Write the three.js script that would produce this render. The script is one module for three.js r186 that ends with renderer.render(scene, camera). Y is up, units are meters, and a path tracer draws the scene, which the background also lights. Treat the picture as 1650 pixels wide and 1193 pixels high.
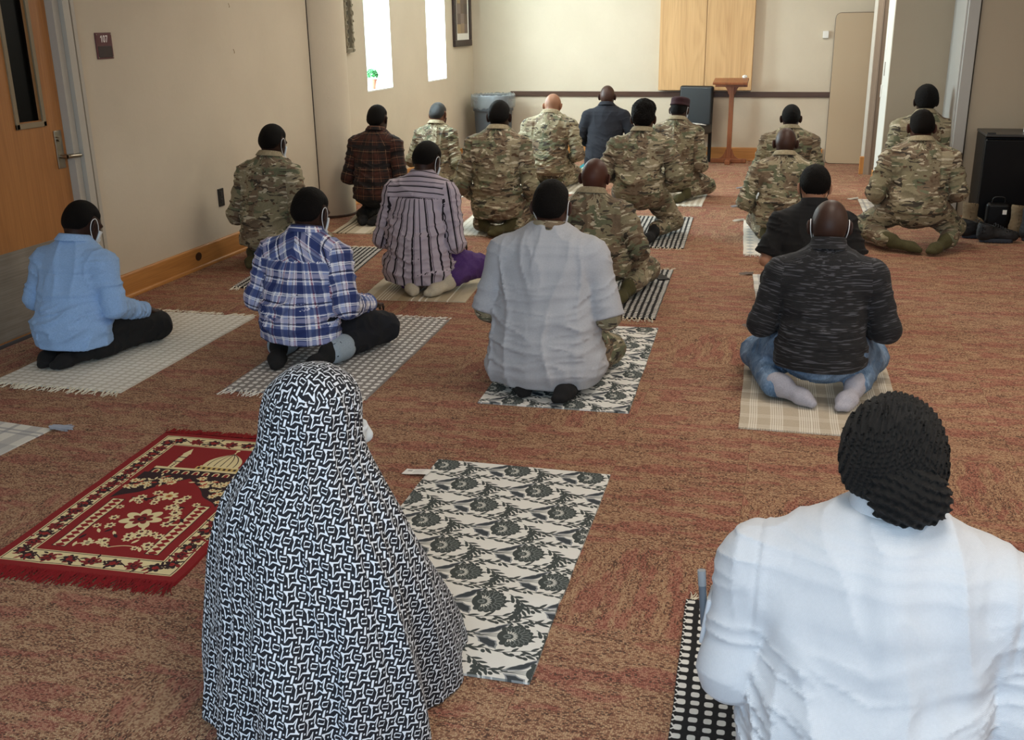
import * as THREE from 'three';
import { RoundedBoxGeometry } from 'three/addons/geometries/RoundedBoxGeometry.js';
import { mergeGeometries, mergeVertices, toCreasedNormals } from 'three/addons/utils/BufferGeometryUtils.js';
import { ImprovedNoise } from 'three/addons/math/ImprovedNoise.js';
import { RectAreaLightUniformsLib } from 'three/addons/lights/RectAreaLightUniformsLib.js';

// ---------- camera, sky, lights, exposure ----------
const scene = new THREE.Scene();
const EYE = 1.65, FOCAL = 1660;                                  // metres, pixels of a 1650 x 1193 frame
const camera = new THREE.PerspectiveCamera(2 * Math.atan(596.5 / FOCAL) * 180 / Math.PI, 1650 / 1193, 0.05, 60);
const PITCH = 0.32642, ROLL = -0.0151, YAW = -0.27475;
const camF = new THREE.Vector3(Math.sin(YAW) * Math.cos(PITCH), -Math.sin(PITCH), -Math.cos(YAW) * Math.cos(PITCH));
const camR0 = new THREE.Vector3(Math.cos(YAW), 0, Math.sin(YAW)), camU0 = new THREE.Vector3().crossVectors(camR0, camF);
const camR = camR0.clone().multiplyScalar(Math.cos(ROLL)).addScaledVector(camU0, Math.sin(ROLL));
const camU = camU0.clone().multiplyScalar(Math.cos(ROLL)).addScaledVector(camR0, -Math.sin(ROLL));
camera.position.set(0, EYE, 0);
camera.quaternion.setFromRotationMatrix(new THREE.Matrix4().makeBasis(camR, camU, camF.clone().negate()));
camera.name = 'camera'; scene.add(camera);

scene.background = new THREE.Color(0.75, 0.9, 1.0);               // pale overcast daylight outside the windows
const renderer = new THREE.WebGLRenderer({ antialias: true });
renderer.toneMapping = THREE.LinearToneMapping;
renderer.toneMappingExposure = 1.26;
renderer.shadowMap.enabled = true;
RectAreaLightUniformsLib.init();
function areaLight(name, w, h, color, intensity, from, to) {
  const l = new THREE.RectAreaLight(color, intensity, w, h); l.name = name;
  l.position.set(...from); l.lookAt(...to); scene.add(l); return l;
}
const DAY = new THREE.Color(0.74, 0.93, 1.0), WARM = new THREE.Color(1.0, 0.90, 0.77);
const LEFT = -4.12, BACK = -13.02, CEIL = 2.75, RIGHT = 4.4, REAR = 1.6;
// daylight entering by the two narrow windows in the left wall and by the wide window behind the camera
areaLight('window_daylight', 0.62, 1.3, DAY, 36, [LEFT - 0.27, 1.68, -9.93], [0, 1.0, -9.93]);
areaLight('window_daylight_second', 0.62, 1.3, DAY, 36, [LEFT - 0.27, 1.68, -11.65], [0, 1.0, -11.65]);
areaLight('rear_window_daylight', 4.6, 1.3, new THREE.Color(0.56, 0.79, 1.0), 4.4, [-0.3, 1.65, REAR - 0.02], [-0.3, 0.9, -3]);
// the lit ceiling panels
const PANELS = [[-2.3, -7.8], [-2.3, -11.0], [0.3, -1.4], [0.3, -4.6], [0.3, -7.8], [0.3, -11.0], [2.7, -1.4], [2.7, -4.6]];
for (const [x, z] of PANELS) areaLight('ceiling_panel_light', 0.58, 1.18, WARM, 7.5, [x, CEIL - 0.035, z], [x, 0, z]);

// ---------- helpers ----------
const used = {};
const numbered = (n) => { const k = used[n] = (used[n] ?? -1) + 1; return k ? `${n}_${String(k).padStart(3, '0')}` : n; };
function part(name, geo, mat, parent, label) {
  const m = new THREE.Mesh(geo, mat); m.name = name; m.castShadow = m.receiveShadow = true; parent.add(m);
  if (label) m.userData.label = label; return m;
}
function thing(name, label, category, pos = [0, 0, 0], turn = 0, group) {
  const g = new THREE.Group(); g.name = numbered(name); g.position.set(...pos); g.rotation.y = turn; scene.add(g);
  g.userData.label = label; g.userData.category = category; if (group) g.userData.group = group; return g;
}
function single(name, label, category, geo, mat, pos = [0, 0, 0], turn = 0, group) {
  const m = part(numbered(name), geo, mat, scene, label); m.position.set(...pos); m.rotation.y = turn; m.userData.category = category;
  if (group) m.userData.group = group; return m;
}
function struct(name, geo, mat, label, category) {
  const m = part(name, geo, mat, scene); m.userData.kind = 'structure'; m.userData.label = label; m.userData.category = category; return m;
}
const rng = (a) => () => { a = (a + 0x6d2b79f5) | 0; let t = Math.imul(a ^ (a >>> 15), 1 | a); t = (t + Math.imul(t ^ (t >>> 7), 61 | t)) ^ t; return ((t ^ (t >>> 14)) >>> 0) / 4294967296; };
const clamp = (x, a = 0, b = 1) => x < a ? a : x > b ? b : x;
const sstep = (a, b, x) => { const t = clamp((x - a) / (b - a)); return t * t * (3 - 2 * t); };
const mix = (a, b, t) => a + (b - a) * t;
const PN = new ImprovedNoise(), n3 = (x, y, z) => PN.noise(x, y, z);
// value noise on a lattice that repeats every px, py cells
const HASH = (() => { const r = rng(77), t = new Float32Array(65536); for (let i = 0; i < 65536; i++) t[i] = r(); return t; })();
function vn(x, y, px, py, seed) {
  const xi = Math.floor(x), yi = Math.floor(y); let fx = x - xi, fy = y - yi; fx = fx * fx * (3 - 2 * fx); fy = fy * fy * (3 - 2 * fy);
  const w = (v, p) => ((v % p) + p) % p, h = (a, b) => HASH[(a * 1597 + b * 51749 + seed * 7919) & 65535];
  const x0 = w(xi, px), x1 = w(xi + 1, px), y0 = w(yi, py), y1 = w(yi + 1, py);
  return mix(mix(h(x0, y0), h(x1, y0), fx), mix(h(x0, y1), h(x1, y1), fx), fy);
}
function fbm(u, v, px, py, seed, oct = 4) { let s = 0, a = 0.5, t = 0; for (let i = 0; i < oct; i++) { s += a * vn(u * px, v * py, px, py, seed + i); t += a; a *= 0.5; px *= 2; py *= 2; } return s / t; }
function dataTex(w, h, fn, srgb = true) {
  const d = new Uint8Array(w * h * 4);
  for (let y = 0; y < h; y++) for (let x = 0; x < w; x++) { const c = fn((x + 0.5) / w, (y + 0.5) / h, x, y), i = (y * w + x) * 4; if (c.length) { d[i] = clamp(c[0], 0, 255); d[i + 1] = clamp(c[1], 0, 255); d[i + 2] = clamp(c[2], 0, 255); } else d[i] = d[i + 1] = d[i + 2] = clamp(c * 255, 0, 255); d[i + 3] = 255; }
  const t = new THREE.DataTexture(d, w, h, THREE.RGBAFormat); t.wrapS = t.wrapT = THREE.RepeatWrapping; t.magFilter = THREE.LinearFilter; t.minFilter = THREE.LinearFilter;
  if (srgb) t.colorSpace = THREE.SRGBColorSpace; t.needsUpdate = true; return t;
}
function canvasTex(w, h, draw) {
  const c = document.createElement('canvas'); c.width = w; c.height = h; draw(c.getContext('2d'), w, h);
  const t = new THREE.CanvasTexture(c); t.wrapS = t.wrapT = THREE.RepeatWrapping; t.colorSpace = THREE.SRGBColorSpace; return t;
}
const rep = (t, x, y = x) => { const c = t.clone(); c.repeat.set(x, y); c.needsUpdate = true; return c; };   // x, y repeats per metre of uv
const std = (o) => new THREE.MeshStandardMaterial({ roughness: 0.85, ...o });
const lerp3 = (a, b, t) => [mix(a[0], b[0], t), mix(a[1], b[1], t), mix(a[2], b[2], t)];
function box(w, h, d, x = 0, y = 0, z = 0) { const g = new THREE.BoxGeometry(w, h, d); g.translate(x, y, z); return g; }
// bevelled box with uv in metres (box projection)
function bbox(w, h, d, r = 0.004, x = 0, y = 0, z = 0, seg = 2) { const g = new RoundedBoxGeometry(w, h, d, seg, Math.min(r, w / 2.01, h / 2.01, d / 2.01)); boxUV(g); g.translate(x, y, z); return g; }
function boxUV(g, rot = 0) {
  const p = g.attributes.position, n = g.attributes.normal, uv = new Float32Array(p.count * 2);
  for (let i = 0; i < p.count; i++) {
    const ax = Math.abs(n.getX(i)), ay = Math.abs(n.getY(i)), az = Math.abs(n.getZ(i)); let u, v;
    if (ax >= ay && ax >= az) { u = p.getZ(i); v = p.getY(i); } else if (ay >= az) { u = p.getX(i); v = p.getZ(i); } else { u = p.getX(i); v = p.getY(i); }
    uv[i * 2] = rot ? v : u; uv[i * 2 + 1] = rot ? u : v;
  }
  g.setAttribute('uv', new THREE.BufferAttribute(uv, 2)); return g;
}
const plainBox = (w, h, d, x, y, z, rot) => { const g = new THREE.BoxGeometry(w, h, d); g.translate(x, y, z); return boxUV(g, rot); };
const merge = (list) => mergeGeometries(list.map((g) => { const k = g.index ? g.toNonIndexed() : g; for (const a of Object.keys(k.attributes)) if (!['position', 'normal', 'uv'].includes(a)) k.deleteAttribute(a); return k; }));
function tube(pts, r, seg = 24, rad = 6, closed = false) { return new THREE.TubeGeometry(new THREE.CatmullRomCurve3(pts.map((p) => new THREE.Vector3(...p)), closed, 'catmullrom', 0.5), seg, r, rad, closed); }
const lathe = (pts, seg = 40) => new THREE.LatheGeometry(pts.map(([r, y]) => new THREE.Vector2(r, y)), seg);
// ---------- surface textures ----------
const texWall = dataTex(256, 256, (u, v) => 0.5 + 0.5 * (fbm(u, v, 48, 48, 3, 3) - 0.5) * 1.6, false);
const texWallCol = dataTex(256, 256, (u, v) => { const k = fbm(u, v, 5, 5, 8, 5) - 0.5; return [206 + k * 12, 193 + k * 12, 172 + k * 12]; });
function woodTex(base, dark, seed, stretch = 1, knots = 0) {
  return dataTex(512, 512, (u, v) => {                            // grain runs along v
    const wob = (fbm(u, v, 4, 2, seed, 3) - 0.5) * 0.16, ring = fbm(u + wob, v, 10 * stretch, 2, seed + 5, 3), fine = fbm(u, v, 128, 4, seed + 9, 2);
    const r2 = Math.abs(Math.sin((u * 7 + wob * 22 + ring * 2.2) * Math.PI));
    const t = clamp(0.18 + (1 - r2) * 0.22 + (fine - 0.5) * 0.55 + (ring - 0.5) * 0.5);
    return lerp3(base, dark, t);
  });
}
const texDoor = woodTex([180, 122, 68], [146, 94, 50], 11), texOak = woodTex([214, 174, 124], [176, 134, 88], 21), texBase = woodTex([196, 138, 76], [150, 96, 46], 31),
  texRail = woodTex([88, 62, 48], [40, 26, 20], 41), texCherry = woodTex([150, 92, 58], [102, 56, 34], 51);
const texCarpet = dataTex(1024, 1024, (u, v, x, y) => {             // 0.9 m square; yarn loops in rows, colour changing in short streaks along u
  const row = Math.floor(v * 220), rowf = v * 220 - row, off = HASH[(row * 131) & 65535], cu = u * 150 + off, col = Math.floor(cu), cf = cu - col;
  const s = fbm(u, v, 24, 110, 5, 2), s2 = fbm(u, v, 7, 22, 15, 4), s3 = fbm(u, v, 5, 12, 35, 3), pick = HASH[(((col % 150) * 613) + row * 2741) & 65535] * 0.66 + (s - 0.5) * 0.4 + (s3 - 0.5) * 0.2 + 0.17;
  const red = sstep(0.5, 0.68, s2) * 0.62 + 0.1;
  const c = pick < 0.2 ? [106, 74, 58] : pick < 0.4 ? lerp3([153, 107, 80], [156, 83, 70], red) : pick < 0.64 ? lerp3([196, 151, 115], [188, 111, 94], red) : lerp3([221, 183, 142], [202, 137, 114], red);
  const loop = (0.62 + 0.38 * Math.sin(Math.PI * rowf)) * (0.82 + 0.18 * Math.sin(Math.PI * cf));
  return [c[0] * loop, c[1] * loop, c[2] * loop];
});
const texCarpetBump = dataTex(512, 512, (u, v) => { const row = Math.floor(v * 110), off = HASH[(row * 131) & 65535]; return (0.3 + 0.7 * Math.sin(Math.PI * (v * 110 - row))) * (0.6 + 0.4 * Math.abs(Math.sin(Math.PI * (u * 75 + off)))); }, false);
const texWeave = dataTex(128, 128, (u, v) => 0.5 + 0.25 * Math.sin(u * Math.PI * 64) * Math.sign(Math.sin(v * Math.PI * 32)) + 0.25 * Math.sin(v * Math.PI * 64), false);
const texSteel = dataTex(256, 256, (u, v) => { const k = (fbm(u, v, 4, 128, 61, 2) - 0.5) * 26 + (fbm(u, v, 6, 6, 62, 3) - 0.5) * 20; return [146 + k, 138 + k, 126 + k]; });

// ---------- materials ----------
const M = {};
M.wall = std({ map: rep(texWallCol, 0.5), bumpMap: rep(texWall, 1.6), bumpScale: 0.0006, roughness: 0.82 });
M.wallWhite = std({ color: '#d9d9d2', bumpMap: rep(texWall, 1.6), bumpScale: 0.0005, roughness: 0.7 });
M.ceiling = std({ color: '#e4e0d6', roughness: 0.95 });
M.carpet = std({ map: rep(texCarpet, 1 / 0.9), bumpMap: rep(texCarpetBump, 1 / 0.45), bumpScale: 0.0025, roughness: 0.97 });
M.underlay = std({ color: '#3c2a20', roughness: 1 });
M.door = std({ map: rep(texDoor, 1.6, 0.7), roughness: 0.42 });
M.frame = std({ color: '#b9b2a6', roughness: 0.5 });
M.steel = new THREE.MeshStandardMaterial({ map: rep(texSteel, 1.5), metalness: 0.25, roughness: 0.5 });
M.nickel = new THREE.MeshStandardMaterial({ color: '#a59c8d', metalness: 1, roughness: 0.28 });
M.darkGlass = new THREE.MeshPhysicalMaterial({ color: '#030303', roughness: 0.3, specularIntensity: 0.25 });
M.baseboard = std({ map: rep(texBase, 3.4, 0.9), roughness: 0.4 });
M.rail = std({ map: rep(texRail, 4, 0.8), roughness: 0.38 });
M.oak = std({ map: rep(texOak, 1.5, 0.55), roughness: 0.45 });
M.cherry = std({ map: rep(texCherry, 5, 1.5), roughness: 0.34 });
M.black = std({ color: '#0b0b0c', roughness: 0.45 });
M.glass = new THREE.MeshPhysicalMaterial({ color: '#ffffff', transmission: 1, roughness: 0.02, thickness: 0, ior: 1.45 });
M.panelGrey = std({ color: '#a6a49f', roughness: 0.45 });
M.partition = std({ color: '#b2a591', bumpMap: rep(texWeave, 40), bumpScale: 0.0006, roughness: 0.9 });
M.white = std({ color: '#e8e6e0', roughness: 0.55 });
M.tan = std({ color: '#a58a6c', roughness: 0.5 });

// ---------- the room ----------
{
  const T = 0.2;                                                    // wall thickness
  // floor: slab with loop-pile carpet tiles laid on it
  const floor = struct('floor', box(RIGHT - LEFT + 0.8, 0.14, REAR - BACK + 0.8, (RIGHT + LEFT) / 2, -0.077, (REAR + BACK) / 2), M.underlay, 'brown and rust loop carpet laid in square tiles across the room', 'floor');
  const S = 0.5, variants = [];
  for (let k = 0; k < 8; k++) {
    const g = new THREE.BoxGeometry(S - 0.0012, 0.007, S - 0.0012); g.translate(0, -0.0035, 0);
    const p = g.attributes.position, uv = g.attributes.uv, ox = (k * 0.37) % 0.9, oz = (k * 0.53) % 0.9;
    for (let i = 0; i < p.count; i++) { const a = p.getX(i) + ox, b = p.getZ(i) + oz; uv.setXY(i, k & 1 ? b : a, k & 1 ? a : b); }
    variants.push(g);
  }
  const r = rng(5); let count = 0; const rest = [];
  for (let j = 0; j < 23; j++) for (let i = 0; i < 17; i++) {
    const x = LEFT + S / 2 + i * S, z = BACK + S / 2 + j * S, g = variants[Math.floor(r() * 4) * 2 + (r() < 0.22 ? 1 : 0)];
    const ang = x / -z, seen = z < -1.7 && ang < 0.24 + 0.18 / -z && ang > -0.95 && !(x > 1.5 && z < -9.6) && !(x > 0.9 && z < -10.6);
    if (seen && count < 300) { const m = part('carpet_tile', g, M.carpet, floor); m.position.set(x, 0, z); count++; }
    else { const q = g.clone(); q.translate(x, 0, z); rest.push(q); }
  }
  for (let j = 23; j < 30; j++) for (let i = 0; i < 17; i++) { const q = variants[(i + j) & 7].clone(); q.translate(LEFT + S / 2 + i * S, 0, BACK + S / 2 + j * S); rest.push(q); }
  part('carpet_tile_field', merge(rest), M.carpet, floor).userData.kind = 'stuff';

  // ceiling with lit panels
  struct('ceiling', box(RIGHT - LEFT + 0.8, 0.2, REAR - BACK + 0.8, (RIGHT + LEFT) / 2, CEIL + 0.1, (REAR + BACK) / 2), M.ceiling, 'plain off-white ceiling', 'ceiling');
  const glow = new THREE.MeshStandardMaterial({ color: '#ffffff', emissive: WARM, emissiveIntensity: 2.2 });
  PANELS.forEach(([x, z], i) => {
    const g = thing('ceiling_light', 'long flat lit panel set in the ceiling', 'ceiling light', [x, CEIL, z], 0, 'ceiling panels');
    part('frame', merge([box(0.64, 0.03, 0.03, 0, -0.015, 0.605), box(0.64, 0.03, 0.03, 0, -0.015, -0.605), box(0.03, 0.03, 1.18, 0.305, -0.015, 0), box(0.03, 0.03, 1.18, -0.305, -0.015, 0)]), M.white, g);
    part('diffuser', box(0.58, 0.012, 1.18, 0, -0.012, 0), glow, g);
  });

  // left wall with two narrow deep windows and a door opening
  const w1 = [-10.265, -9.595], w2 = [-11.97, -11.32], wy = [1.015, 2.35], zd = [-5.2, -4.22];      // openings along z
  const seg = (z0, z1, y0, y1) => plainBox(T * 1.6, y1 - y0, z1 - z0, LEFT - T * 0.8, (y0 + y1) / 2, (z0 + z1) / 2);
  struct('wall_left', merge([
    seg(BACK - 0.2, w2[0], 0, CEIL), seg(w2[0], w2[1], 0, wy[0]), seg(w2[0], w2[1], wy[1], CEIL), seg(w2[1], w1[0], 0, CEIL),
    seg(w1[0], w1[1], 0, wy[0]), seg(w1[0], w1[1], wy[1], CEIL), seg(w1[1], zd[0], 0, CEIL), seg(zd[0], zd[1], 2.1, CEIL), seg(zd[1], REAR + 0.2, 0, CEIL)]), M.wall, 'tan painted wall with two narrow windows and a door', 'wall');
  [w1, w2].forEach(([a, b], i) => {
    const g = new THREE.Group(); g.name = 'window_' + (i + 1); scene.add(g);
    g.userData = { kind: 'structure', label: i ? 'narrow bright window next to the framed picture' : 'narrow bright window with a small potted plant on its sill', category: 'window' };
    const zc = (a + b) / 2, L = b - a, D = 0.3, x0 = LEFT - D / 2 + 0.002;
    part('window_lining', merge([plainBox(D, wy[1] - wy[0], 0.012, x0, (wy[0] + wy[1]) / 2, a + 0.006), plainBox(D, wy[1] - wy[0], 0.012, x0, (wy[0] + wy[1]) / 2, b - 0.006), plainBox(D, 0.012, L, x0, wy[1] - 0.006, zc)]), M.wallWhite, g);
    part('window_sill', plainBox(D, 0.014, L - 0.024, x0, wy[0] + 0.007, zc), M.white, g);
    part('window_frame', merge([plainBox(0.04, wy[1] - wy[0] - 0.03, 0.035, LEFT - 0.3, (wy[0] + wy[1]) / 2, a + 0.03), plainBox(0.04, wy[1] - wy[0] - 0.03, 0.035, LEFT - 0.3, (wy[0] + wy[1]) / 2, b - 0.03), plainBox(0.04, 0.035, L - 0.03, LEFT - 0.3, wy[0] + 0.03, zc), plainBox(0.04, 0.035, L - 0.03, LEFT - 0.3, wy[1] - 0.03, zc)]), M.white, g);
    part('pane', plainBox(0.006, wy[1] - wy[0] - 0.06, L - 0.08, LEFT - 0.3, (wy[0] + wy[1]) / 2, zc), M.glass, g);
  });
  // back wall, the stepped right side and the walls out of frame
  struct('wall_back', plainBox(RIGHT - LEFT + 0.8, CEIL, T, (LEFT + RIGHT) / 2, CEIL / 2, BACK - T / 2), M.wall, 'pale wall behind the lectern with a dark wooden rail', 'wall');
  struct('wall_right', plainBox(T, CEIL, REAR - BACK + 0.4, RIGHT + T / 2, CEIL / 2, (REAR + BACK) / 2), M.wall, 'tan wall on the right side of the room', 'wall');
  const rx = [-2.65, 2.05];
  struct('wall_rear', merge([plainBox(rx[0] - LEFT + 0.4, CEIL, T, (LEFT - 0.4 + rx[0]) / 2, CEIL / 2, REAR + T / 2), plainBox(RIGHT + 0.4 - rx[1], CEIL, T, (RIGHT + 0.4 + rx[1]) / 2, CEIL / 2, REAR + T / 2),
    plainBox(rx[1] - rx[0], 1.0, T, (rx[0] + rx[1]) / 2, 0.5, REAR + T / 2), plainBox(rx[1] - rx[0], CEIL - 2.3, T, (rx[0] + rx[1]) / 2, (CEIL + 2.3) / 2, REAR + T / 2)]), M.wall, 'tan wall with a wide window', 'wall');
  {
    const g = new THREE.Group(); g.name = 'window_3'; scene.add(g); g.userData = { kind: 'structure', label: 'wide window in the rear wall', category: 'window' };
    for (let k = 0; k < 4; k++) part('window_frame', plainBox(0.05, 1.3, 0.06, rx[0] + 0.025 + k * (rx[1] - rx[0] - 0.05) / 3, 1.65, REAR + 0.12), M.white, g);
    for (let k = 0; k < 3; k++) part('pane', plainBox((rx[1] - rx[0]) / 3 - 0.06, 1.3, 0.006, rx[0] + (k + 0.5) * (rx[1] - rx[0]) / 3, 1.65, REAR + 0.12), M.glass, g);
  }
  // right side: door jamb near the back, white return wall, fabric partition panels
  const jamb = struct('trim_1', merge([plainBox(0.10, CEIL, 0.13, 0.70, CEIL / 2, -12.09)]), M.frame, 'grey brown door jamb beside the leaning table', 'door jamb'); jamb.material = std({ color: '#9c8b7a', roughness: 0.5 });
  part('stop_bead', plainBox(0.02, CEIL, 0.02, 0.70, CEIL / 2, -12.018), jamb.material, jamb);
  part('casing', plainBox(0.05, CEIL, 0.018, 0.645, CEIL / 2, -12.16), M.wallWhite, jamb, 'pale casing strip');
  part('plinth_block', bbox(0.07, 0.19, 0.06, 0.006, 0.64, 0.095, -12.07), M.baseboard, jamb, 'light wooden plinth block');
  struct('wall_return', plainBox(0.9, CEIL, 0.1, 1.23, CEIL / 2, -12.1), M.wall, 'tan wall beyond the door jamb', 'wall');
  struct('wall_side', merge([plainBox(0.12, CEIL, 0.86, 0.77, CEIL / 2, -10.89)]), M.wallWhite, 'white painted narrow return wall with notices on it', 'wall');
  struct('baseboard_side', bbox(0.018, 0.15, 0.9, 0.004, 0.702, 0.075, -10.86), M.baseboard, 'light wooden baseboard of the white return wall', 'baseboard');
  struct('wall_partition', merge([plainBox(0.616, CEIL, 0.1, 1.02, CEIL / 2, -10.45)]), M.partition, 'tan fabric partition panel between white return wall and grey post', 'partition');
  struct('wall_partition_front', plainBox(3.1, CEIL, 0.1, 2.87, CEIL / 2, -9.66), M.partition, 'wide brown grey fabric partition panel behind the black refrigerator', 'partition');
  struct('trim_2', plainBox(0.02, CEIL, 0.8, 1.215, CEIL / 2, -10.01), M.panelGrey, 'light grey side panel of the partition pocket', 'post');
  struct('trim_3', bbox(0.088, CEIL, 0.05, 0.004, 1.262, CEIL / 2, -9.588), M.panelGrey, 'light grey metal post at the edge of the partition', 'post');

  // baseboards, rail
  const bb = (name, len, x, z, turn, label) => {
    const s = new THREE.Shape(); s.moveTo(0, 0); s.lineTo(0.028, 0); s.lineTo(0.028, 0.012); s.quadraticCurveTo(0.026, 0.022, 0.017, 0.024); s.lineTo(0.017, 0.142); s.quadraticCurveTo(0.016, 0.152, 0.008, 0.156); s.lineTo(0, 0.156);
    const g = new THREE.ExtrudeGeometry(s, { depth: len, bevelEnabled: false }), p = g.attributes.position, uv = g.attributes.uv; for (let i = 0; i < p.count; i++) uv.setXY(i, p.getY(i) + p.getX(i), p.getZ(i));
    g.rotateY(turn); g.translate(x, 0.001, z); return struct(name, g, M.baseboard, label, 'baseboard');
  };
  const b1 = bb('baseboard_left', 2.99, LEFT, -8.39, 0, 'honey coloured wooden baseboard with a dark knot beside the door');
  part('knot', (() => { const g = new THREE.SphereGeometry(0.03, 20, 12); g.scale(0.06, 1, 1.35); return g; })(), std({ color: '#3b2312', roughness: 0.5 }), b1, 'dark knot in the wood').position.set(LEFT + 0.0172, 0.092, -6.36);
  bb('baseboard_left_far', 4.14, LEFT, BACK, 0, 'honey coloured wooden baseboard below the narrow windows');
  bb('baseboard_back', 4.34, 0.22, BACK, -Math.PI / 2, 'honey coloured wooden baseboard along the back wall');
  struct('trim_4', bbox(3.9, 0.062, 0.022, 0.004, -1.68, 0.782, BACK + 0.011).rotateY(0), M.rail, 'dark wooden chair rail along the back wall', 'chair rail');
  scene.getObjectByName('trim_4').geometry = (() => { const g = bbox(3.9, 0.062, 0.022, 0.004); boxUV(g, 1); g.translate(-1.68, 0.782, BACK + 0.011); return g; })();

  // round column half sunk in the left wall
  const col = struct('column', (() => { const g = new THREE.CylinderGeometry(0.235, 0.235, CEIL, 64, 1, true); const uv = g.attributes.uv; for (let i = 0; i < uv.count; i++) uv.setXY(i, uv.getX(i) * 1.47, uv.getY(i) * CEIL); g.translate(-4.14, CEIL / 2, -8.63); return g; })(), M.wall, 'round tan column standing half sunk in the left wall', 'column');
  part('column_base', (() => { const g = lathe([[0.2355, 0], [0.243, 0], [0.243, 0.012], [0.2365, 0.02]], 64); g.translate(-4.14, 0.001, -8.63); return g; })(), std({ color: '#4a3327', roughness: 0.7 }), col);
  for (const s of [1]) part('wall_joint', plainBox(0.006, CEIL, 0.012, LEFT + 0.002, CEIL / 2, -8.394), std({ color: '#2b2119', roughness: 0.9 }), col, 'dark open joint between column and wall');

  // door in the left wall
  const d = new THREE.Group(); d.name = 'door_1'; scene.add(d); d.userData = { kind: 'structure', label: 'wooden door with a narrow dark glass panel and a steel kick plate', category: 'door' };
  const zc = (zd[0] + zd[1]) / 2, dw = zd[1] - zd[0], xf = LEFT - 0.03;
  part('door_leaf', merge([plainBox(0.044, 2.07, dw - 0.37, xf - 0.022, 1.045, zd[1] - (dw - 0.37) / 2), plainBox(0.044, 2.07, 0.155, xf - 0.022, 1.045, zd[0] + 0.005 + 0.0775), plainBox(0.044, 1.15, 0.21, xf - 0.022, 0.585, zd[0] + 0.265), plainBox(0.044, 0.2, 0.21, xf - 0.022, 1.98, zd[0] + 0.265)]), M.door, d);
  part('glass_panel', plainBox(0.01, 0.75, 0.2, xf - 0.03, 1.52, zd[0] + 0.265), M.darkGlass, d, 'narrow dark glass panel');
  part('glass_frame', merge([bbox(0.014, 0.79, 0.026, 0.003, xf + 0.004, 1.52, zd[0] + 0.158), bbox(0.014, 0.79, 0.026, 0.003, xf + 0.004, 1.52, zd[0] + 0.372), bbox(0.014, 0.03, 0.24, 0.003, xf + 0.004, 1.14, zd[0] + 0.265), bbox(0.014, 0.03, 0.24, 0.003, xf + 0.004, 1.9, zd[0] + 0.265)]), std({ color: '#8b7a5e', roughness: 0.5 }), d, 'tan metal frame of the glass panel');
  part('kick_plate', bbox(0.003, 0.47, dw - 0.05, 0.001, xf + 0.0015, 0.255, zc), M.steel, d, 'brushed steel kick plate');
  const hp = part('handle_plate', bbox(0.008, 0.215, 0.06, 0.003, xf + 0.004, 0.985, zd[0] + 0.065), M.nickel, d, 'satin nickel plate');
  part('keyhole', (() => { const g = new THREE.CylinderGeometry(0.013, 0.015, 0.014, 24); g.rotateZ(Math.PI / 2); g.translate(xf + 0.012, 1.045, zd[0] + 0.065); return g; })(), M.nickel, hp);
  part('lever', merge([(() => { const g = new THREE.CylinderGeometry(0.012, 0.014, 0.05, 20); g.rotateZ(Math.PI / 2); g.translate(xf + 0.03, 0.945, zd[0] + 0.065); return g; })(), tube([[xf + 0.052, 0.945, zd[0] + 0.068], [xf + 0.06, 0.945, zd[0] + 0.04], [xf + 0.062, 0.943, zd[0] - 0.01], [xf + 0.06, 0.942, zd[0] - 0.035]], 0.0125, 20, 10)]), M.nickel, d, 'satin nickel lever handle');
  const fr = struct('trim_5', merge([plainBox(0.06, 2.1, 0.05, LEFT - 0.012, 1.05, zd[0] - 0.022), plainBox(0.075, 2.13, 0.055, LEFT + 0.008, 1.065, zd[0] - 0.078), plainBox(0.03, 2.12, 0.05, LEFT - 0.02, 1.06, zd[0] - 0.115), plainBox(0.06, 2.14, 0.03, LEFT - 0.002, 1.07, zd[0] - 0.155),
    plainBox(0.06, 0.05, dw + 0.2, LEFT - 0.012, 2.125, zc), plainBox(0.06, 2.14, 0.1, LEFT - 0.012, 1.07, zd[1] + 0.05)]), M.frame, 'pale grey stepped door frame', 'door frame');
}
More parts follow.
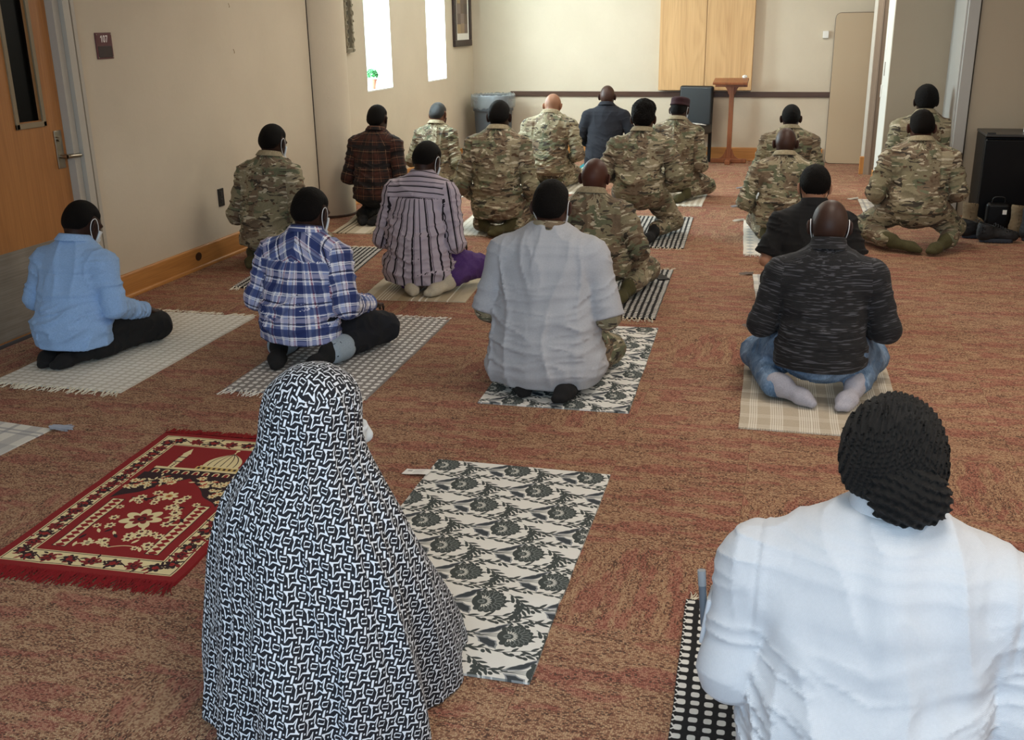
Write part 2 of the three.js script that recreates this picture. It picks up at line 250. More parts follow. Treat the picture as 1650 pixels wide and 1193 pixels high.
// ---------- implicit surfaces ----------
// Meshes f = 0 by surface nets on a grid of cell h; blocks far from the surface are skipped. Returns positions, normals and triangles.
function isoMesh(f, lo, hi, h, slack = 1.6) {
  const nx = Math.ceil((hi[0] - lo[0]) / h / 4) * 4 + 1, ny = Math.ceil((hi[1] - lo[1]) / h / 4) * 4 + 1, nz = Math.ceil((hi[2] - lo[2]) / h / 4) * 4 + 1, sx = 1, sy = nx, sz = nx * ny;
  const val = new Float32Array(nx * ny * nz).fill(1), reach = h * 3.47 * slack;
  const done = new Uint8Array(nx * ny * nz);
  for (let bz = 0; bz < nz - 1; bz += 4) for (let by = 0; by < ny - 1; by += 4) for (let bx = 0; bx < nx - 1; bx += 4) {
    const c = f(lo[0] + (bx + 2) * h, lo[1] + (by + 2) * h, lo[2] + (bz + 2) * h), far = Math.abs(c) > reach;
    for (let k = 0; k <= 4; k++) for (let j = 0; j <= 4; j++) for (let i = 0; i <= 4; i++) {
      const id = bx + i + (by + j) * sy + (bz + k) * sz;
      if (far) { if (!done[id]) val[id] = c; } else if (done[id] < 1) { val[id] = f(lo[0] + (bx + i) * h, lo[1] + (by + j) * h, lo[2] + (bz + k) * h); done[id] = 1; }
    }
  }
  const cell = new Int32Array(nx * ny * nz).fill(-1), pos = [], tri = [];
  const E = [[0, 1], [2, 3], [4, 5], [6, 7], [0, 2], [1, 3], [4, 6], [5, 7], [0, 4], [1, 5], [2, 6], [3, 7]], off = [0, sx, sy, sx + sy, sz, sx + sz, sy + sz, sx + sy + sz], v = new Float32Array(8);
  for (let k = 0; k < nz - 1; k++) for (let j = 0; j < ny - 1; j++) for (let i = 0; i < nx - 1; i++) {
    const id = i + j * sy + k * sz; let m = 0;
    for (let c = 0; c < 8; c++) { v[c] = val[id + off[c]]; if (v[c] < 0) m |= 1 << c; }
    if (m === 0 || m === 255) continue;
    let x = 0, y = 0, z = 0, n = 0;
    for (const [a, b] of E) { if ((v[a] < 0) === (v[b] < 0)) continue; const t = v[a] / (v[a] - v[b]); x += (a & 1) + ((b & 1) - (a & 1)) * t; y += ((a >> 1) & 1) + (((b >> 1) & 1) - ((a >> 1) & 1)) * t; z += (a >> 2) + ((b >> 2) - (a >> 2)) * t; n++; }
    cell[id] = pos.length / 3; pos.push(lo[0] + (i + x / n) * h, lo[1] + (j + y / n) * h, lo[2] + (k + z / n) * h);
  }
  for (let k = 1; k < nz - 1; k++) for (let j = 1; j < ny - 1; j++) for (let i = 1; i < nx - 1; i++) {
    const id = i + j * sy + k * sz, a = val[id] < 0;
    const quad = (p, q, r, s, flip) => { const A = cell[p], B = cell[q], C = cell[r], D = cell[s]; if (A < 0 || B < 0 || C < 0 || D < 0) return; flip ? tri.push(A, C, B, A, D, C) : tri.push(A, B, C, A, C, D); };
    if (a !== (val[id + sx] < 0)) quad(id - sy - sz, id - sz, id, id - sy, !a);
    if (a !== (val[id + sy] < 0)) quad(id - sx - sz, id - sx, id, id - sz, !a);
    if (a !== (val[id + sz] < 0)) quad(id - sx - sy, id - sy, id, id - sx, !a);
  }
  const P = new Float32Array(pos), N = new Float32Array(pos.length), e = h * 0.35;
  for (let i = 0; i < P.length; i += 3) {
    for (let pass = 0; pass < 2; pass++) {
      const x = P[i], y = P[i + 1], z = P[i + 2];
      const gx = (f(x + e, y, z) - f(x - e, y, z)) / (2 * e), gy = (f(x, y + e, z) - f(x, y - e, z)) / (2 * e), gz = (f(x, y, z + e) - f(x, y, z - e)) / (2 * e), g2 = gx * gx + gy * gy + gz * gz + 1e-6;
      if (pass === 0) { const d = clamp(f(x, y, z) / Math.max(g2, 0.3), -h * 0.5, h * 0.5); P[i] -= gx * d; P[i + 1] -= gy * d; P[i + 2] -= gz * d; }
      else { const q = 1 / Math.sqrt(g2); N[i] = gx * q; N[i + 1] = gy * q; N[i + 2] = gz * q; }
    }
  }
  return { P, N, tri };
}
// Geometry with uv chosen per triangle: pick(x, y, z, nx, ny, nz) -> chart number, uvOf(chart, x, y, z, nx, ny, nz) -> [u, v] in metres.
function isoGeo(m, pick, uvOf) {
  const { P, N, tri } = m, seen = new Map(), pos = [], nor = [], uv = [], idx = [];
  for (let t = 0; t < tri.length; t += 3) {
    const a = tri[t] * 3, b = tri[t + 1] * 3, c = tri[t + 2] * 3;
    const ch = pick((P[a] + P[b] + P[c]) / 3, (P[a + 1] + P[b + 1] + P[c + 1]) / 3, (P[a + 2] + P[b + 2] + P[c + 2]) / 3, (N[a] + N[b] + N[c]) / 3, (N[a + 1] + N[b + 1] + N[c + 1]) / 3, (N[a + 2] + N[b + 2] + N[c + 2]) / 3);
    for (let k = 0; k < 3; k++) {
      const q = tri[t + k], key = q * 16 + ch; let id = seen.get(key);
      if (id === undefined) { id = pos.length / 3; seen.set(key, id); const o = q * 3; pos.push(P[o], P[o + 1], P[o + 2]); nor.push(N[o], N[o + 1], N[o + 2]); const w = uvOf(ch, P[o], P[o + 1], P[o + 2], N[o], N[o + 1], N[o + 2]); uv.push(w[0], w[1]); }
      idx.push(id);
    }
  }
  const g = new THREE.BufferGeometry(); g.setAttribute('position', new THREE.Float32BufferAttribute(pos, 3)); g.setAttribute('normal', new THREE.Float32BufferAttribute(nor, 3)); g.setAttribute('uv', new THREE.Float32BufferAttribute(uv, 2)); g.setIndex(idx); return g;
}
const boxChart = (x, y, z, nx, ny, nz) => { const a = Math.abs(nx), b = Math.abs(ny), c = Math.abs(nz); return a > b && a > c ? 0 : b > c ? 1 : 2; };
const boxChartUV = (ch, x, y, z) => ch === 0 ? [z, y] : ch === 1 ? [x, z] : [x, y];
const smin = (a, b, k) => { const h = Math.max(k - Math.abs(a - b), 0); return Math.min(a, b) - h * h / (4 * k); };
const smax = (a, b, k) => -smin(-a, -b, k);
// tapered capsule from a to b
function cone(a, b, ra, rb) {
  const [ax, ay, az] = a, bx = b[0] - ax, by = b[1] - ay, bz = b[2] - az, L2 = bx * bx + by * by + bz * bz, dr = rb - ra;
  return (x, y, z) => { x -= ax; y -= ay; z -= az; let t = (x * bx + y * by + z * bz) / L2; t = t < 0 ? 0 : t > 1 ? 1 : t; x -= bx * t; y -= by * t; z -= bz * t; return Math.sqrt(x * x + y * y + z * z) - ra - dr * t; };
}
function ell(c, r) { const m = Math.min(...r); return (x, y, z) => { x = (x - c[0]) / r[0]; y = (y - c[1]) / r[1]; z = (z - c[2]) / r[2]; const k = Math.sqrt(x * x + y * y + z * z); return (k - 1) * m * (k > 1 ? 1.0 : 1); }; }

// ---------- heads and hands (shared shapes, head frame: origin in the skull, facing -z) ----------
const headSolid = (() => {
  const cran = ell([0, 0.016, 0.014], [0.0765, 0.094, 0.0985]), face = ell([0, -0.052, -0.036], [0.0585, 0.078, 0.062]), occ = ell([0, -0.018, 0.048], [0.062, 0.06, 0.058]);
  const stub = cone([0, -0.05, 0.018], [0, -0.125, 0.03], 0.053, 0.055), nose = cone([0, -0.018, -0.096], [0, -0.05, -0.112], 0.008, 0.0135), brow = ell([0, 0.014, -0.075], [0.055, 0.014, 0.026]), chin = ell([0, -0.112, -0.07], [0.026, 0.02, 0.022]);
  const lips = ell([0, -0.082, -0.096], [0.024, 0.009, 0.01]);
  return (x, y, z) => {
    const ax = Math.abs(x); let d = smin(cran(x, y, z), occ(x, y, z), 0.03); d = smin(d, face(x, y, z), 0.035); d = smin(d, stub(x, y, z), 0.03);
    if (z < -0.03) { d = smin(d, nose(x, y, z), 0.012); d = smin(d, brow(x, y, z), 0.014); d = smin(d, chin(x, y, z), 0.018); d = smin(d, lips(x, y, z), 0.008); const ex = ax - 0.031, ey = y + 0.012, ez = z + 0.093; d = smax(d, 0.014 - Math.sqrt(ex * ex + ey * ey * 2.2 + ez * ez), 0.012); const lx = ax - 0.031, lz = z + 0.082; d = smin(d, Math.sqrt(lx * lx + ey * ey + lz * lz) - 0.0125, 0.004); }
    return d;
  };
})();
const headSkin = (x, y, z) => {
  let d = headSolid(x, y, z); const ax = Math.abs(x);
  if (ax > 0.045) {                                                 // ears, tilted outward, with a hollow
    const ex = ax - 0.086, ey = y + 0.014, ez = z - 0.014, r = ex * 0.82 - ez * 0.57, q = ex * 0.57 + ez * 0.82, e = (Math.sqrt((r / 0.0085) ** 2 + ((ey - q * 0.2) / 0.034) ** 2 + (q / 0.022) ** 2) - 1) * 0.0085;
    const hol = Math.sqrt((r - 0.009) ** 2 + (ey * 0.62) ** 2 + (q + 0.002) ** 2) - 0.0105; d = smin(d, smax(e, -hol, 0.004), 0.008);
  }
  return d;
};
const HEADBOX = [[-0.105, -0.2, -0.135], [0.105, 0.13, 0.135]];
const headGeo = (() => isoGeo(isoMesh(headSkin, HEADBOX[0], HEADBOX[1], 0.0052, 1.7), boxChart, boxChartUV))();
const HL = [[-0.11, 0.075], [-0.085, 0.062], [-0.06, 0.03], [-0.035, 0.012], [-0.012, 0.014], [0.02, 0.016], [0.034, -0.012], [0.048, -0.052], [0.07, -0.078], [0.1, -0.086], [0.14, -0.09]];
const hairline = (z) => { let i = 0; while (i < HL.length - 2 && z > HL[i + 1][0]) i++; return mix(HL[i][1], HL[i + 1][1], clamp((z - HL[i][0]) / (HL[i + 1][0] - HL[i][0]))); };
const hairCache = {};
function hairGeo(kind) {
  if (hairCache[kind]) return hairCache[kind];
  const opt = { buzz: [0.0045, 0.05, 0], short: [0.0085, 0.06, 0.0012], fade: [0.015, 0.085, 0.002], wavy: [0.017, 0.07, 0.005], afro: [0.02, 0.06, 0.0025] }[kind];
  const f = (x, y, z) => {
    const up = y - hairline(z), t = sstep(-0.004, opt[1], up); let th = mix(-0.004, opt[0], t);
    if (kind === 'wavy') th += 0.012 * t * sstep(0.02, 0.1, y) + 0.006 * n3(x * 28 + 3, y * 22, z * 28);
    if (opt[2]) th += opt[2] * n3(x * 160, y * 160, z * 160);
    return headSolid(x, y, z) - th + (up < -0.01 ? (-0.01 - up) * 0.5 : 0);
  };
  return hairCache[kind] = isoGeo(isoMesh(f, [-0.115, -0.12, -0.135], [0.115, 0.16, 0.15], kind === 'wavy' ? 0.0055 : 0.006, 2), boxChart, boxChartUV);
}
const maskGeo = (() => { const f = (x, y, z) => smax(smax(headSolid(x, y, z) - 0.008, z + 0.058 - Math.abs(x) * 0.1, 0.006), Math.abs(y + 0.064 + (z + 0.08) * 0.2) - 0.052, 0.008); return isoGeo(isoMesh(f, [-0.09, -0.15, -0.14], [0.09, 0.02, 0.02], 0.005, 2), boxChart, boxChartUV); })();
const loopGeo = (s) => tube([[0.056 * s, -0.03, -0.06], [0.077 * s, 0.004, -0.02], [0.082 * s, 0.024, 0.01], [0.083 * s, 0.004, 0.032], [0.08 * s, -0.034, 0.026], [0.07 * s, -0.066, -0.008], [0.056 * s, -0.092, -0.055]], 0.002, 30, 6);
const loopL = loopGeo(-1), loopR = loopGeo(1);
// relaxed right hand lying palm down: wrist at the origin, fingers towards -z, thumb towards -x
const handGeo = (() => {
  const parts = [cone([0, 0, 0.02], [0.0, 0.004, -0.03], 0.027, 0.026), ell([0.002, 0.0, -0.062], [0.042, 0.017, 0.048])];
  const fingers = [[-0.031, 0.072, 0.0088], [-0.0105, 0.082, 0.009], [0.011, 0.076, 0.0086], [0.031, 0.058, 0.0076]];
  const chain = fingers.map(([fx, len, r]) => { const sp = fx * 0.22, a = [fx, 0.004, -0.092], b = [fx + sp * 0.5, 0.006, -0.092 - len * 0.45], c = [fx + sp * 0.9, -0.006, -0.092 - len * 0.76], d = [fx + sp, -0.02, -0.092 - len * 0.95]; return [cone([fx * 0.9, 0.002, -0.06], a, r, r), cone(a, b, r, r * 0.95), cone(b, c, r * 0.95, r * 0.88), cone(c, d, r * 0.88, r * 0.75)]; });
  const th = [cone([-0.025, -0.004, -0.03], [-0.05, -0.008, -0.062], 0.015, 0.012), cone([-0.05, -0.008, -0.062], [-0.056, -0.012, -0.1], 0.0115, 0.0085)];
  const f = (x, y, z) => { let d = smin(parts[0](x, y, z), parts[1](x, y, z), 0.025); for (const c of chain) { let q = 1; for (const s of c) q = smin(q, s(x, y, z), 0.004); d = smin(d, q, 0.007); } let q = smin(th[0](x, y, z), th[1](x, y, z), 0.006); return smin(d, q, 0.014); };
  return isoGeo(isoMesh(f, [-0.075, -0.045, -0.19], [0.055, 0.04, 0.055], 0.0036, 2), boxChart, boxChartUV);
})();
const mirrorX = (g) => { const k = g.clone(); k.scale(-1, 1, 1); const id = k.index; for (let i = 0; i < id.count; i += 3) { const a = id.getX(i + 1); id.setX(i + 1, id.getX(i + 2)); id.setX(i + 2, a); } return k; };
const handL = mirrorX(handGeo);
// ---------- cloth and skin ----------
const CAMO = { base: [148, 137, 112], green: [100, 103, 80], brown: [114, 98, 79], dark: [54, 48, 41], olive: [128, 121, 96], cream: [190, 181, 158] };
const texCamo = dataTex(1024, 1024, (u, v) => {                      // 0.7 m square
  const wx = (fbm(u, v, 12, 24, 101, 3) - 0.5) * 0.08, wy = (fbm(u, v, 12, 24, 102, 3) - 0.5) * 0.03, a = u + wx, b = v + wy, edge = (fbm(u, v, 40, 90, 111, 2) - 0.5) * 0.05;
  let c = lerp3(CAMO.base, CAMO.olive, sstep(0.35, 0.65, fbm(a, b, 3, 5, 103, 3)));
  c = lerp3(c, CAMO.green, sstep(0.55, 0.585, fbm(a, b, 5, 12, 104, 3) + edge)); c = lerp3(c, CAMO.brown, sstep(0.55, 0.585, fbm(a, b, 5, 12, 105, 3) + edge));
  if (fbm(a, b, 11, 40, 106, 3) + edge * 0.6 > 0.665) c = lerp3(c, CAMO.dark, 0.9); if (fbm(a, b, 13, 46, 107, 2) + edge * 0.6 > 0.725) c = lerp3(c, CAMO.cream, 0.9); if (fbm(a, b, 15, 50, 108, 2) > 0.745) c = [92, 72, 54];
  const k = 1 + (fbm(u, v, 256, 256, 109, 1) - 0.5) * 0.16; return [c[0] * k, c[1] * k, c[2] * k];
});
function bands(list, period, blur = 0.0006) { return (x) => { x = ((x % period) + period) % period; for (const [a, b, w] of list) if (x >= a && x < b) return w; return null; }; }
const texBluePlaid = canvasTex(768, 768, (g, W) => {                 // 0.15 m repeat
  g.fillStyle = '#c9cbe0'; g.fillRect(0, 0, W, W); const s = W / 150;
  const warp = [[0, 30, 'rgba(22,38,96,.78)'], [33, 36, 'rgba(22,30,80,.6)'], [40, 43, 'rgba(250,250,255,.95)'], [46, 58, 'rgba(96,120,180,.6)'], [60, 63, 'rgba(250,250,255,.9)'], [66, 72, 'rgba(120,40,66,.65)'], [76, 100, 'rgba(34,50,112,.62)'], [102, 105, 'rgba(250,250,255,.95)'], [110, 124, 'rgba(120,140,196,.6)'], [126, 129, 'rgba(20,24,60,.7)'], [134, 137, 'rgba(250,248,252,.95)'], [141, 146, 'rgba(120,44,70,.4)']];
  for (const [a, b, c] of warp) { g.fillStyle = c; g.fillRect(a * s, 0, (b - a) * s, W); }
  const weft = [[4, 32, 'rgba(20,36,92,.62)'], [35, 38, 'rgba(250,250,255,.9)'], [41, 44, 'rgba(250,250,255,.85)'], [48, 62, 'rgba(176,180,214,.45)'], [66, 70, 'rgba(14,16,44,.75)'], [73, 76, 'rgba(250,250,255,.9)'], [80, 104, 'rgba(26,44,104,.55)'], [107, 110, 'rgba(250,250,255,.9)'], [116, 130, 'rgba(206,196,216,.5)'], [133, 136, 'rgba(14,16,44,.7)'], [140, 143, 'rgba(250,250,255,.85)']];
  for (const [a, b, c] of weft) { g.fillStyle = c; g.fillRect(0, a * s, W, (b - a) * s); }
});
const texBrownPlaid = canvasTex(512, 512, (g, W) => {                // 0.12 m repeat
  g.fillStyle = '#22110d'; g.fillRect(0, 0, W, W); const s = W / 120, st = [[8, 34, 'rgba(10,6,8,.75)'], [62, 92, 'rgba(80,34,18,.4)'], [47, 49, 'rgba(190,150,110,.7)'], [104, 106, 'rgba(176,120,84,.65)']];
  for (const [a, b, c] of st) { g.fillStyle = c; g.fillRect(a * s, 0, (b - a) * s, W); } for (const [a, b, c] of st) { g.fillStyle = c; g.fillRect(0, a * s, W, (b - a) * s); }
});
const texStripe = canvasTex(768, 256, (g, W, H) => {                 // 0.11 m repeat
  g.fillStyle = '#b5a9b4'; g.fillRect(0, 0, W, H); const s = W / 110, r = rng(3);
  for (let i = 0; i < 500; i++) { g.fillStyle = `rgba(${150 + r() * 70},${140 + r() * 70},${155 + r() * 70},.35)`; g.fillRect(r() * W, r() * H, 3, 3 + r() * 24); }
  for (const [a, b, c] of [[4, 10, '#161019'], [12.5, 14.5, '#3a3040'], [34, 39, '#1a131d'], [62, 68, '#161019'], [70, 71.5, '#463a4c'], [88, 92, '#20182a']]) { g.fillStyle = c; g.fillRect(a * s, 0, (b - a) * s, H); }
});
const texDenim = dataTex(512, 512, (u, v) => { const k = (fbm(u, v, 6, 6, 120, 4) - 0.5) * 110 + (fbm(u, v, 200, 60, 121, 1) - 0.5) * 34; return [96 + k, 122 + k, 152 + k]; });
const texKnit = dataTex(1024, 1024, (u, v) => { const row = Math.floor(v * 180), s = fbm(u, v, 14, 180, 130, 2), m = HASH[(row * 977) & 65535], k = sstep(0.56, 0.74, s + (m - 0.5) * 0.12), r = 0.75 + 0.25 * Math.sin(Math.PI * (v * 180 - row)); const c = lerp3([25, 25, 28], [84, 84, 90], k); return [c[0] * r, c[1] * r, c[2] * r]; });
const texKnitBump = dataTex(256, 256, (u, v) => 0.5 + 0.5 * Math.sin(v * 2 * Math.PI * 45) * (0.7 + 0.3 * Math.sin(u * 2 * Math.PI * 60)), false);
const heather = (c, amp, seed, px = 90, py = 90) => dataTex(256, 256, (u, v) => { const k = (fbm(u, v, px, py, seed, 2) - 0.5) * amp + (fbm(u, v, 4, 4, seed + 3, 3) - 0.5) * amp * 0.15; return [c[0] + k, c[1] + k, c[2] + k]; });
const texBlue = heather([146, 180, 224], 26, 140), texGrey = heather([172, 174, 180], 14, 150), texWhite = heather([204, 208, 215], 6, 160), texBlackCloth = heather([14, 14, 16], 8, 170), texNavy = heather([15, 18, 29], 7, 180), texPurple = heather([74, 44, 104], 22, 190), texSockGrey = heather([168, 166, 176], 30, 200), texSockCream = heather([186, 176, 156], 24, 210), texOlive = heather([72, 68, 40], 20, 220);
const texSkin = dataTex(256, 256, (u, v) => 0.5 + 0.5 * (fbm(u, v, 60, 60, 230, 3) - 0.5), false);
const texHair = dataTex(512, 512, (u, v) => 0.5 + (fbm(u, v, 128, 128, 240, 2) - 0.5) * 1.4, false);
const texHairCol = dataTex(256, 256, (u, v) => { const k = (fbm(u, v, 64, 64, 250, 3) - 0.5) * 18; return [15 + k, 12 + k, 11 + k]; });

const cloth = (map, r, o = {}) => new THREE.MeshPhysicalMaterial({ map: rep(map, r), roughness: 0.92, bumpMap: rep(texWeave, 12), bumpScale: 0.0005, sheen: 0.2, sheenRoughness: 0.6, sheenColor: new THREE.Color(0.4, 0.4, 0.4), ...o });
const C = {
  camo: cloth(texCamo, 1 / 0.7), bluePlaid: cloth(texBluePlaid, 1 / 0.2), brownPlaid: cloth(texBrownPlaid, 1 / 0.15), stripe: cloth(texStripe, 1 / 0.2), denim: cloth(texDenim, 1 / 0.5), darkDenim: cloth(texDenim, 2, { color: '#1b1f29', sheen: 0 }),
  knit: cloth(texKnit, 1 / 0.7, { bumpMap: rep(texKnitBump, 1 / 0.175), bumpScale: 0.0016 }), blue: cloth(texBlue, 4), grey: cloth(texGrey, 4), white: cloth(texWhite, 4), black: cloth(texBlackCloth, 4, { sheen: 0 }), navy: cloth(texNavy, 4, { sheen: 0 }), purple: cloth(texPurple, 4),
  sockGrey: cloth(texSockGrey, 5), sockCream: cloth(texSockCream, 5), sockOlive: cloth(texOlive, 5), sockBlack: cloth(texBlackCloth, 5, { sheen: 0 }), maroon: cloth(texBlackCloth, 5, { color: '#ffffff' }),
};
C.tanCollar = cloth(heather([146, 134, 108], 34, 260, 40, 40), 5);
C.maroon = std({ color: '#2e1018', roughness: 0.95 });
const skinMats = {};
const skin = (hex) => skinMats[hex] ??= new THREE.MeshPhysicalMaterial({ color: hex, roughness: 0.48, bumpMap: rep(texSkin, 14), bumpScale: 0.0006, specularIntensity: 0.6 });
const hairMat = new THREE.MeshPhysicalMaterial({ map: rep(texHairCol, 12), bumpMap: rep(texHair, 9), bumpScale: 0.0026, roughness: 0.7, specularIntensity: 0.3 }), hairBrown = new THREE.MeshPhysicalMaterial({ map: rep(texHairCol, 12), color: '#f0d8c8', specularIntensity: 0.3, bumpMap: rep(texHair, 9), bumpScale: 0.003, roughness: 0.7 });
const maskMat = std({ color: '#d8e0e6', roughness: 0.9 }), loopMat = std({ color: '#eef0f0', roughness: 0.9 }), maskBlack = std({ color: '#101012', roughness: 0.9 });

// ---------- kneeling people ----------
// Person frame: origin on the floor under the hips, facing -z, y up. One body mesh (head, neck, trunk, arms, hands) and clothes as its children.
const ADD = (a, b) => [a[0] + b[0], a[1] + b[1], a[2] + b[2]];
function person(label, o) {
  const c = {
    tilt: 22, turn: 0, roll: 0, W: 0.2, B: 0.182, D: 1, hem: 0.15, hipY: 0.24, s: 1, leanZ: 0, leanX: 0, wr: 1, cell: 0.0115, sleeve: 1, sleeveCut: null, collar: 'stand', hair: 'short', hairMat, shirtMat: C.camo, pantsMat: C.camo, sockMat: C.sockOlive, skin: '#2e1b14', seed: 1, mask: true, tuck: 0, sock: true, yoke: 0, armR: 1, group: undefined, fw: 0,
    elbow: [[-0.258, 0.34, 0.015], [0.258, 0.34, 0.015]], wrist: [[-0.165, 0.275, -0.255], [0.165, 0.275, -0.255]], knee: [[-0.18, 0.095, -0.39], [0.18, 0.095, -0.39]], ankle: [[-0.125, 0.075, 0.03], [0.125, 0.075, 0.03]], toe: [[-0.03, 0.035, 0.225], [0.04, 0.035, 0.225]], ...o,
  };
  // trunk height so that the head top comes where it was measured
  const th = c.tilt * Math.PI / 180, baseTop = 0.76 + (0.092 + 0.108) * Math.cos(th) + 0.03 * Math.sin(th), wantTop = c.top / c.s, neckY = wantTop - (baseTop - 0.76), ty = (neckY - 0.2 - c.hipY) / 0.32;
  const Y = (y) => y < 0.24 ? y * c.hipY / 0.24 : y < 0.56 ? c.hipY + (y - 0.24) * ty : neckY - (0.76 - y);              // default heights -> this trunk
  const lz = (y) => c.leanZ * sstep(0.2, 0.8, y) , lx = (y) => c.leanX * sstep(0.2, 0.8, y);
  const up = (p) => [p[0] + lx(p[1]), Y(p[1]), p[2] + lz(p[1])];
  const K = [[-0.1, 1.05 * c.B, 0.165, 0.03], [0.2, 1.05 * c.B, 0.165, 0.03], [0.32, 0.97 * c.B, 0.15, 0.018], [0.45, 0.94 * c.B, 0.137, -0.01], [0.58, (c.B + c.W) * 0.49, 0.135, -0.04], [0.655, 0.98 * c.W, 0.122, -0.053], [0.69, 0.9 * c.W, 0.112, -0.058], [0.712, 0.77 * c.W, 0.102, -0.062], [0.732, 0.62 * c.W, 0.092, -0.066], [0.75, 0.48 * c.W, 0.083, -0.07], [0.765, 0.4 * c.W, 0.075, -0.073], [0.785, 0.07, 0.068, -0.076], [0.9, 0.066, 0.064, -0.085]]
    .map(([y, rx, rz, z]) => [Y(y), rx, rz * c.D, z + lz(y), lx(y)]);
  const prof = (y) => { let i = 0; while (i < K.length - 2 && y > K[i + 1][0]) i++; const a = K[i], b = K[i + 1], t = clamp((y - a[0]) / (b[0] - a[0])), m = t * t * (3 - 2 * t) * 0.5 + t * 0.5; return [mix(a[1], b[1], m), mix(a[2], b[2], m), mix(a[3], b[3], m), mix(a[4], b[4], m)]; };
  const LUTN = 256, LUT = Array.from({ length: LUTN + 1 }, (_, i) => prof(-0.1 + i * 1.3 / LUTN));
  const trunk = (x, y, z, grow) => { const q = clamp((y + 0.1) / 1.3 * LUTN, 0, LUTN - 0.001), i = q | 0, t = q - i, A = LUT[i], B = LUT[i + 1], rx = A[0] + (B[0] - A[0]) * t + grow, rz = A[1] + (B[1] - A[1]) * t + grow, dx = (x - A[3] - (B[3] - A[3]) * t) / rx, dz = (z - A[2] - (B[2] - A[2]) * t) / rz; return (Math.sqrt(dx * dx + dz * dz) - 1) * Math.min(rx, rz) * 0.92; };
  const sh = [-1, 1].map((s) => up([s * (c.W - 0.022), 0.632 - (c.shDrop || 0), -0.046]));
  const el = c.elbow.map(up), wr = c.wrist.map((p) => [p[0] + lx(p[1]) * 0.5, Y(p[1]), p[2] + lz(p[1]) * 0.6]);
  const r = c.armR, arms = [0, 1].map((i) => [cone(sh[i], el[i], 0.067 * r, 0.057 * r), cone(el[i], wr[i], 0.055 * r, 0.042 * r)]);
  const yTop = Y(0.778), hemY = c.hem, so = c.seed * 13.7, A = 0.016 * c.wr;
  const ridge = (n) => { n = 1 - Math.abs(n) * 2.3; return n > 0 ? n * n : 0; };
  const axis = [0, 1].map((i) => [0, 1].map((k) => { const a = k ? el[i] : sh[i], b = k ? wr[i] : el[i], d = [b[0] - a[0], b[1] - a[1], b[2] - a[2]], L = Math.hypot(...d); return { a, d: d.map((v) => v / L), L }; }));
  const along = (ax, x, y, z) => (x - ax.a[0]) * ax.d[0] + (y - ax.a[1]) * ax.d[1] + (z - ax.a[2]) * ax.d[2];
  const x0 = 0.07 * Math.sin(c.seed * 2.3), slope = 0.28 + 0.2 * Math.sin(c.seed * 1.7), wLo = hemY + 0.02, wHi = Y(0.56);
  const folds = (x, y, z) => {                                      // drag lines: level creases at the waist that climb to the sides, long slanting ones from shoulder to waist
    const wv = 0.05 * n3(x * 3 + so, y * 3, z * 3), k = y - Math.abs(x - x0) * slope + wv, waist = sstep(wLo, wLo + 0.08, y) * (1 - sstep(wHi - 0.16, wHi + 0.04, y));
    const sl = (x - x0 > 0 ? 1 : -1) * 0.55;
    return A * (waist * (ridge(n3(x * 2.6 + so, k * 11, z * 3)) * 1.1 + 0.6 * ridge(n3(x * 4.5 + so + 7, k * 23, z * 5))) + 0.75 * ridge(n3((x + wv) * 8 + so, (y - x * sl) * 3.6 + 9, z * 5)) * (1 - 0.6 * waist) + 0.6 * n3(x * 5.5 + so, y * 4.5, z * 5.5 + 4) + (c.vfold || 0) * ridge(n3((x + wv * 1.5) * 8 + so + 3, y * 1.3 + x * 2, z * 2)));
  };
  const sleeveFold = (ax, x, y, z, k) => { const t = along(ax, x, y, z); return A * (0.8 * ridge(n3(t * 19 + so + k * 5, x * 5 - z * 4, y * 4 + z * 3)) + 0.35 * n3(t * 8 + so, x * 9, z * 9)); };
  const seams = (x, y, z) => { let d = 0; if (c.seam && z > -0.06) { const q = Math.abs(x - lx(0.5)) - 0.128; if (y > Y(0.34) && y < Y(0.7)) d -= 0.006 * Math.exp(-(q * q) / 0.00006); } if (c.armSeam) { const q = Math.abs(x - (y - 0.4) * 0.02) - c.armSeam; if (y > 0.34 && z > -0.14) d -= 0.0045 * sstep(0.34, 0.42, y) * Math.exp(-(q * q) / 0.00003) - 0.003 * Math.exp(-((Math.abs(x) - c.armSeam + 0.012) ** 2) / 0.00005); } if (c.yoke) { const q = y - Y(c.yoke); d -= 0.004 * Math.exp(-(q * q) / 0.00003); } if (c.pleat) { const q = x - c.pleat; if (y < Y(c.yoke || 0.65)) d += 0.006 * Math.exp(-(q * q) / 0.0001) * sstep(Y(0.3), Y(0.6), y); } return d; };
  const shirt = (x, y, z) => {
    let t = trunk(x, y, z, 0); if (t < 0.06) t -= folds(x, y, z) + seams(x, y, z) - 0.004;
    if (c.blouse) t -= c.blouse * Math.exp(-((y - hemY - 0.07) ** 2) / 0.003);
    t = smax(t, y - yTop, 0.012); const hy = hemY + 0.012 * n3(x * 6 + so, z * 6, 3); t = smax(t, hy - y, 0.014);
    const kk = 0.009 + 0.05 * sstep(sh[0][1] - 0.14, sh[0][1] - 0.02, y);
    for (let i = 0; i < 2; i++) {
      let u = arms[i][0](x, y, z), v = arms[i][1](x, y, z);
      if (u < 0.05) u -= sleeveFold(axis[i][0], x, y, z, i); if (v < 0.05) v -= sleeveFold(axis[i][1], x, y, z, i + 2);
      if (c.sleeveCut !== null) { u = smax(u - 0.012 * sstep(0.3, 1, along(axis[i][0], x, y, z) / c.sleeveCut), along(axis[i][0], x, y, z) - c.sleeveCut, 0.01); v = 1; } else v = smax(v, along(axis[i][1], x, y, z) - axis[i][1].L + 0.005, 0.008);
      t = smin(t, smin(u, v, 0.03), kk);
    }
    return t;
  };
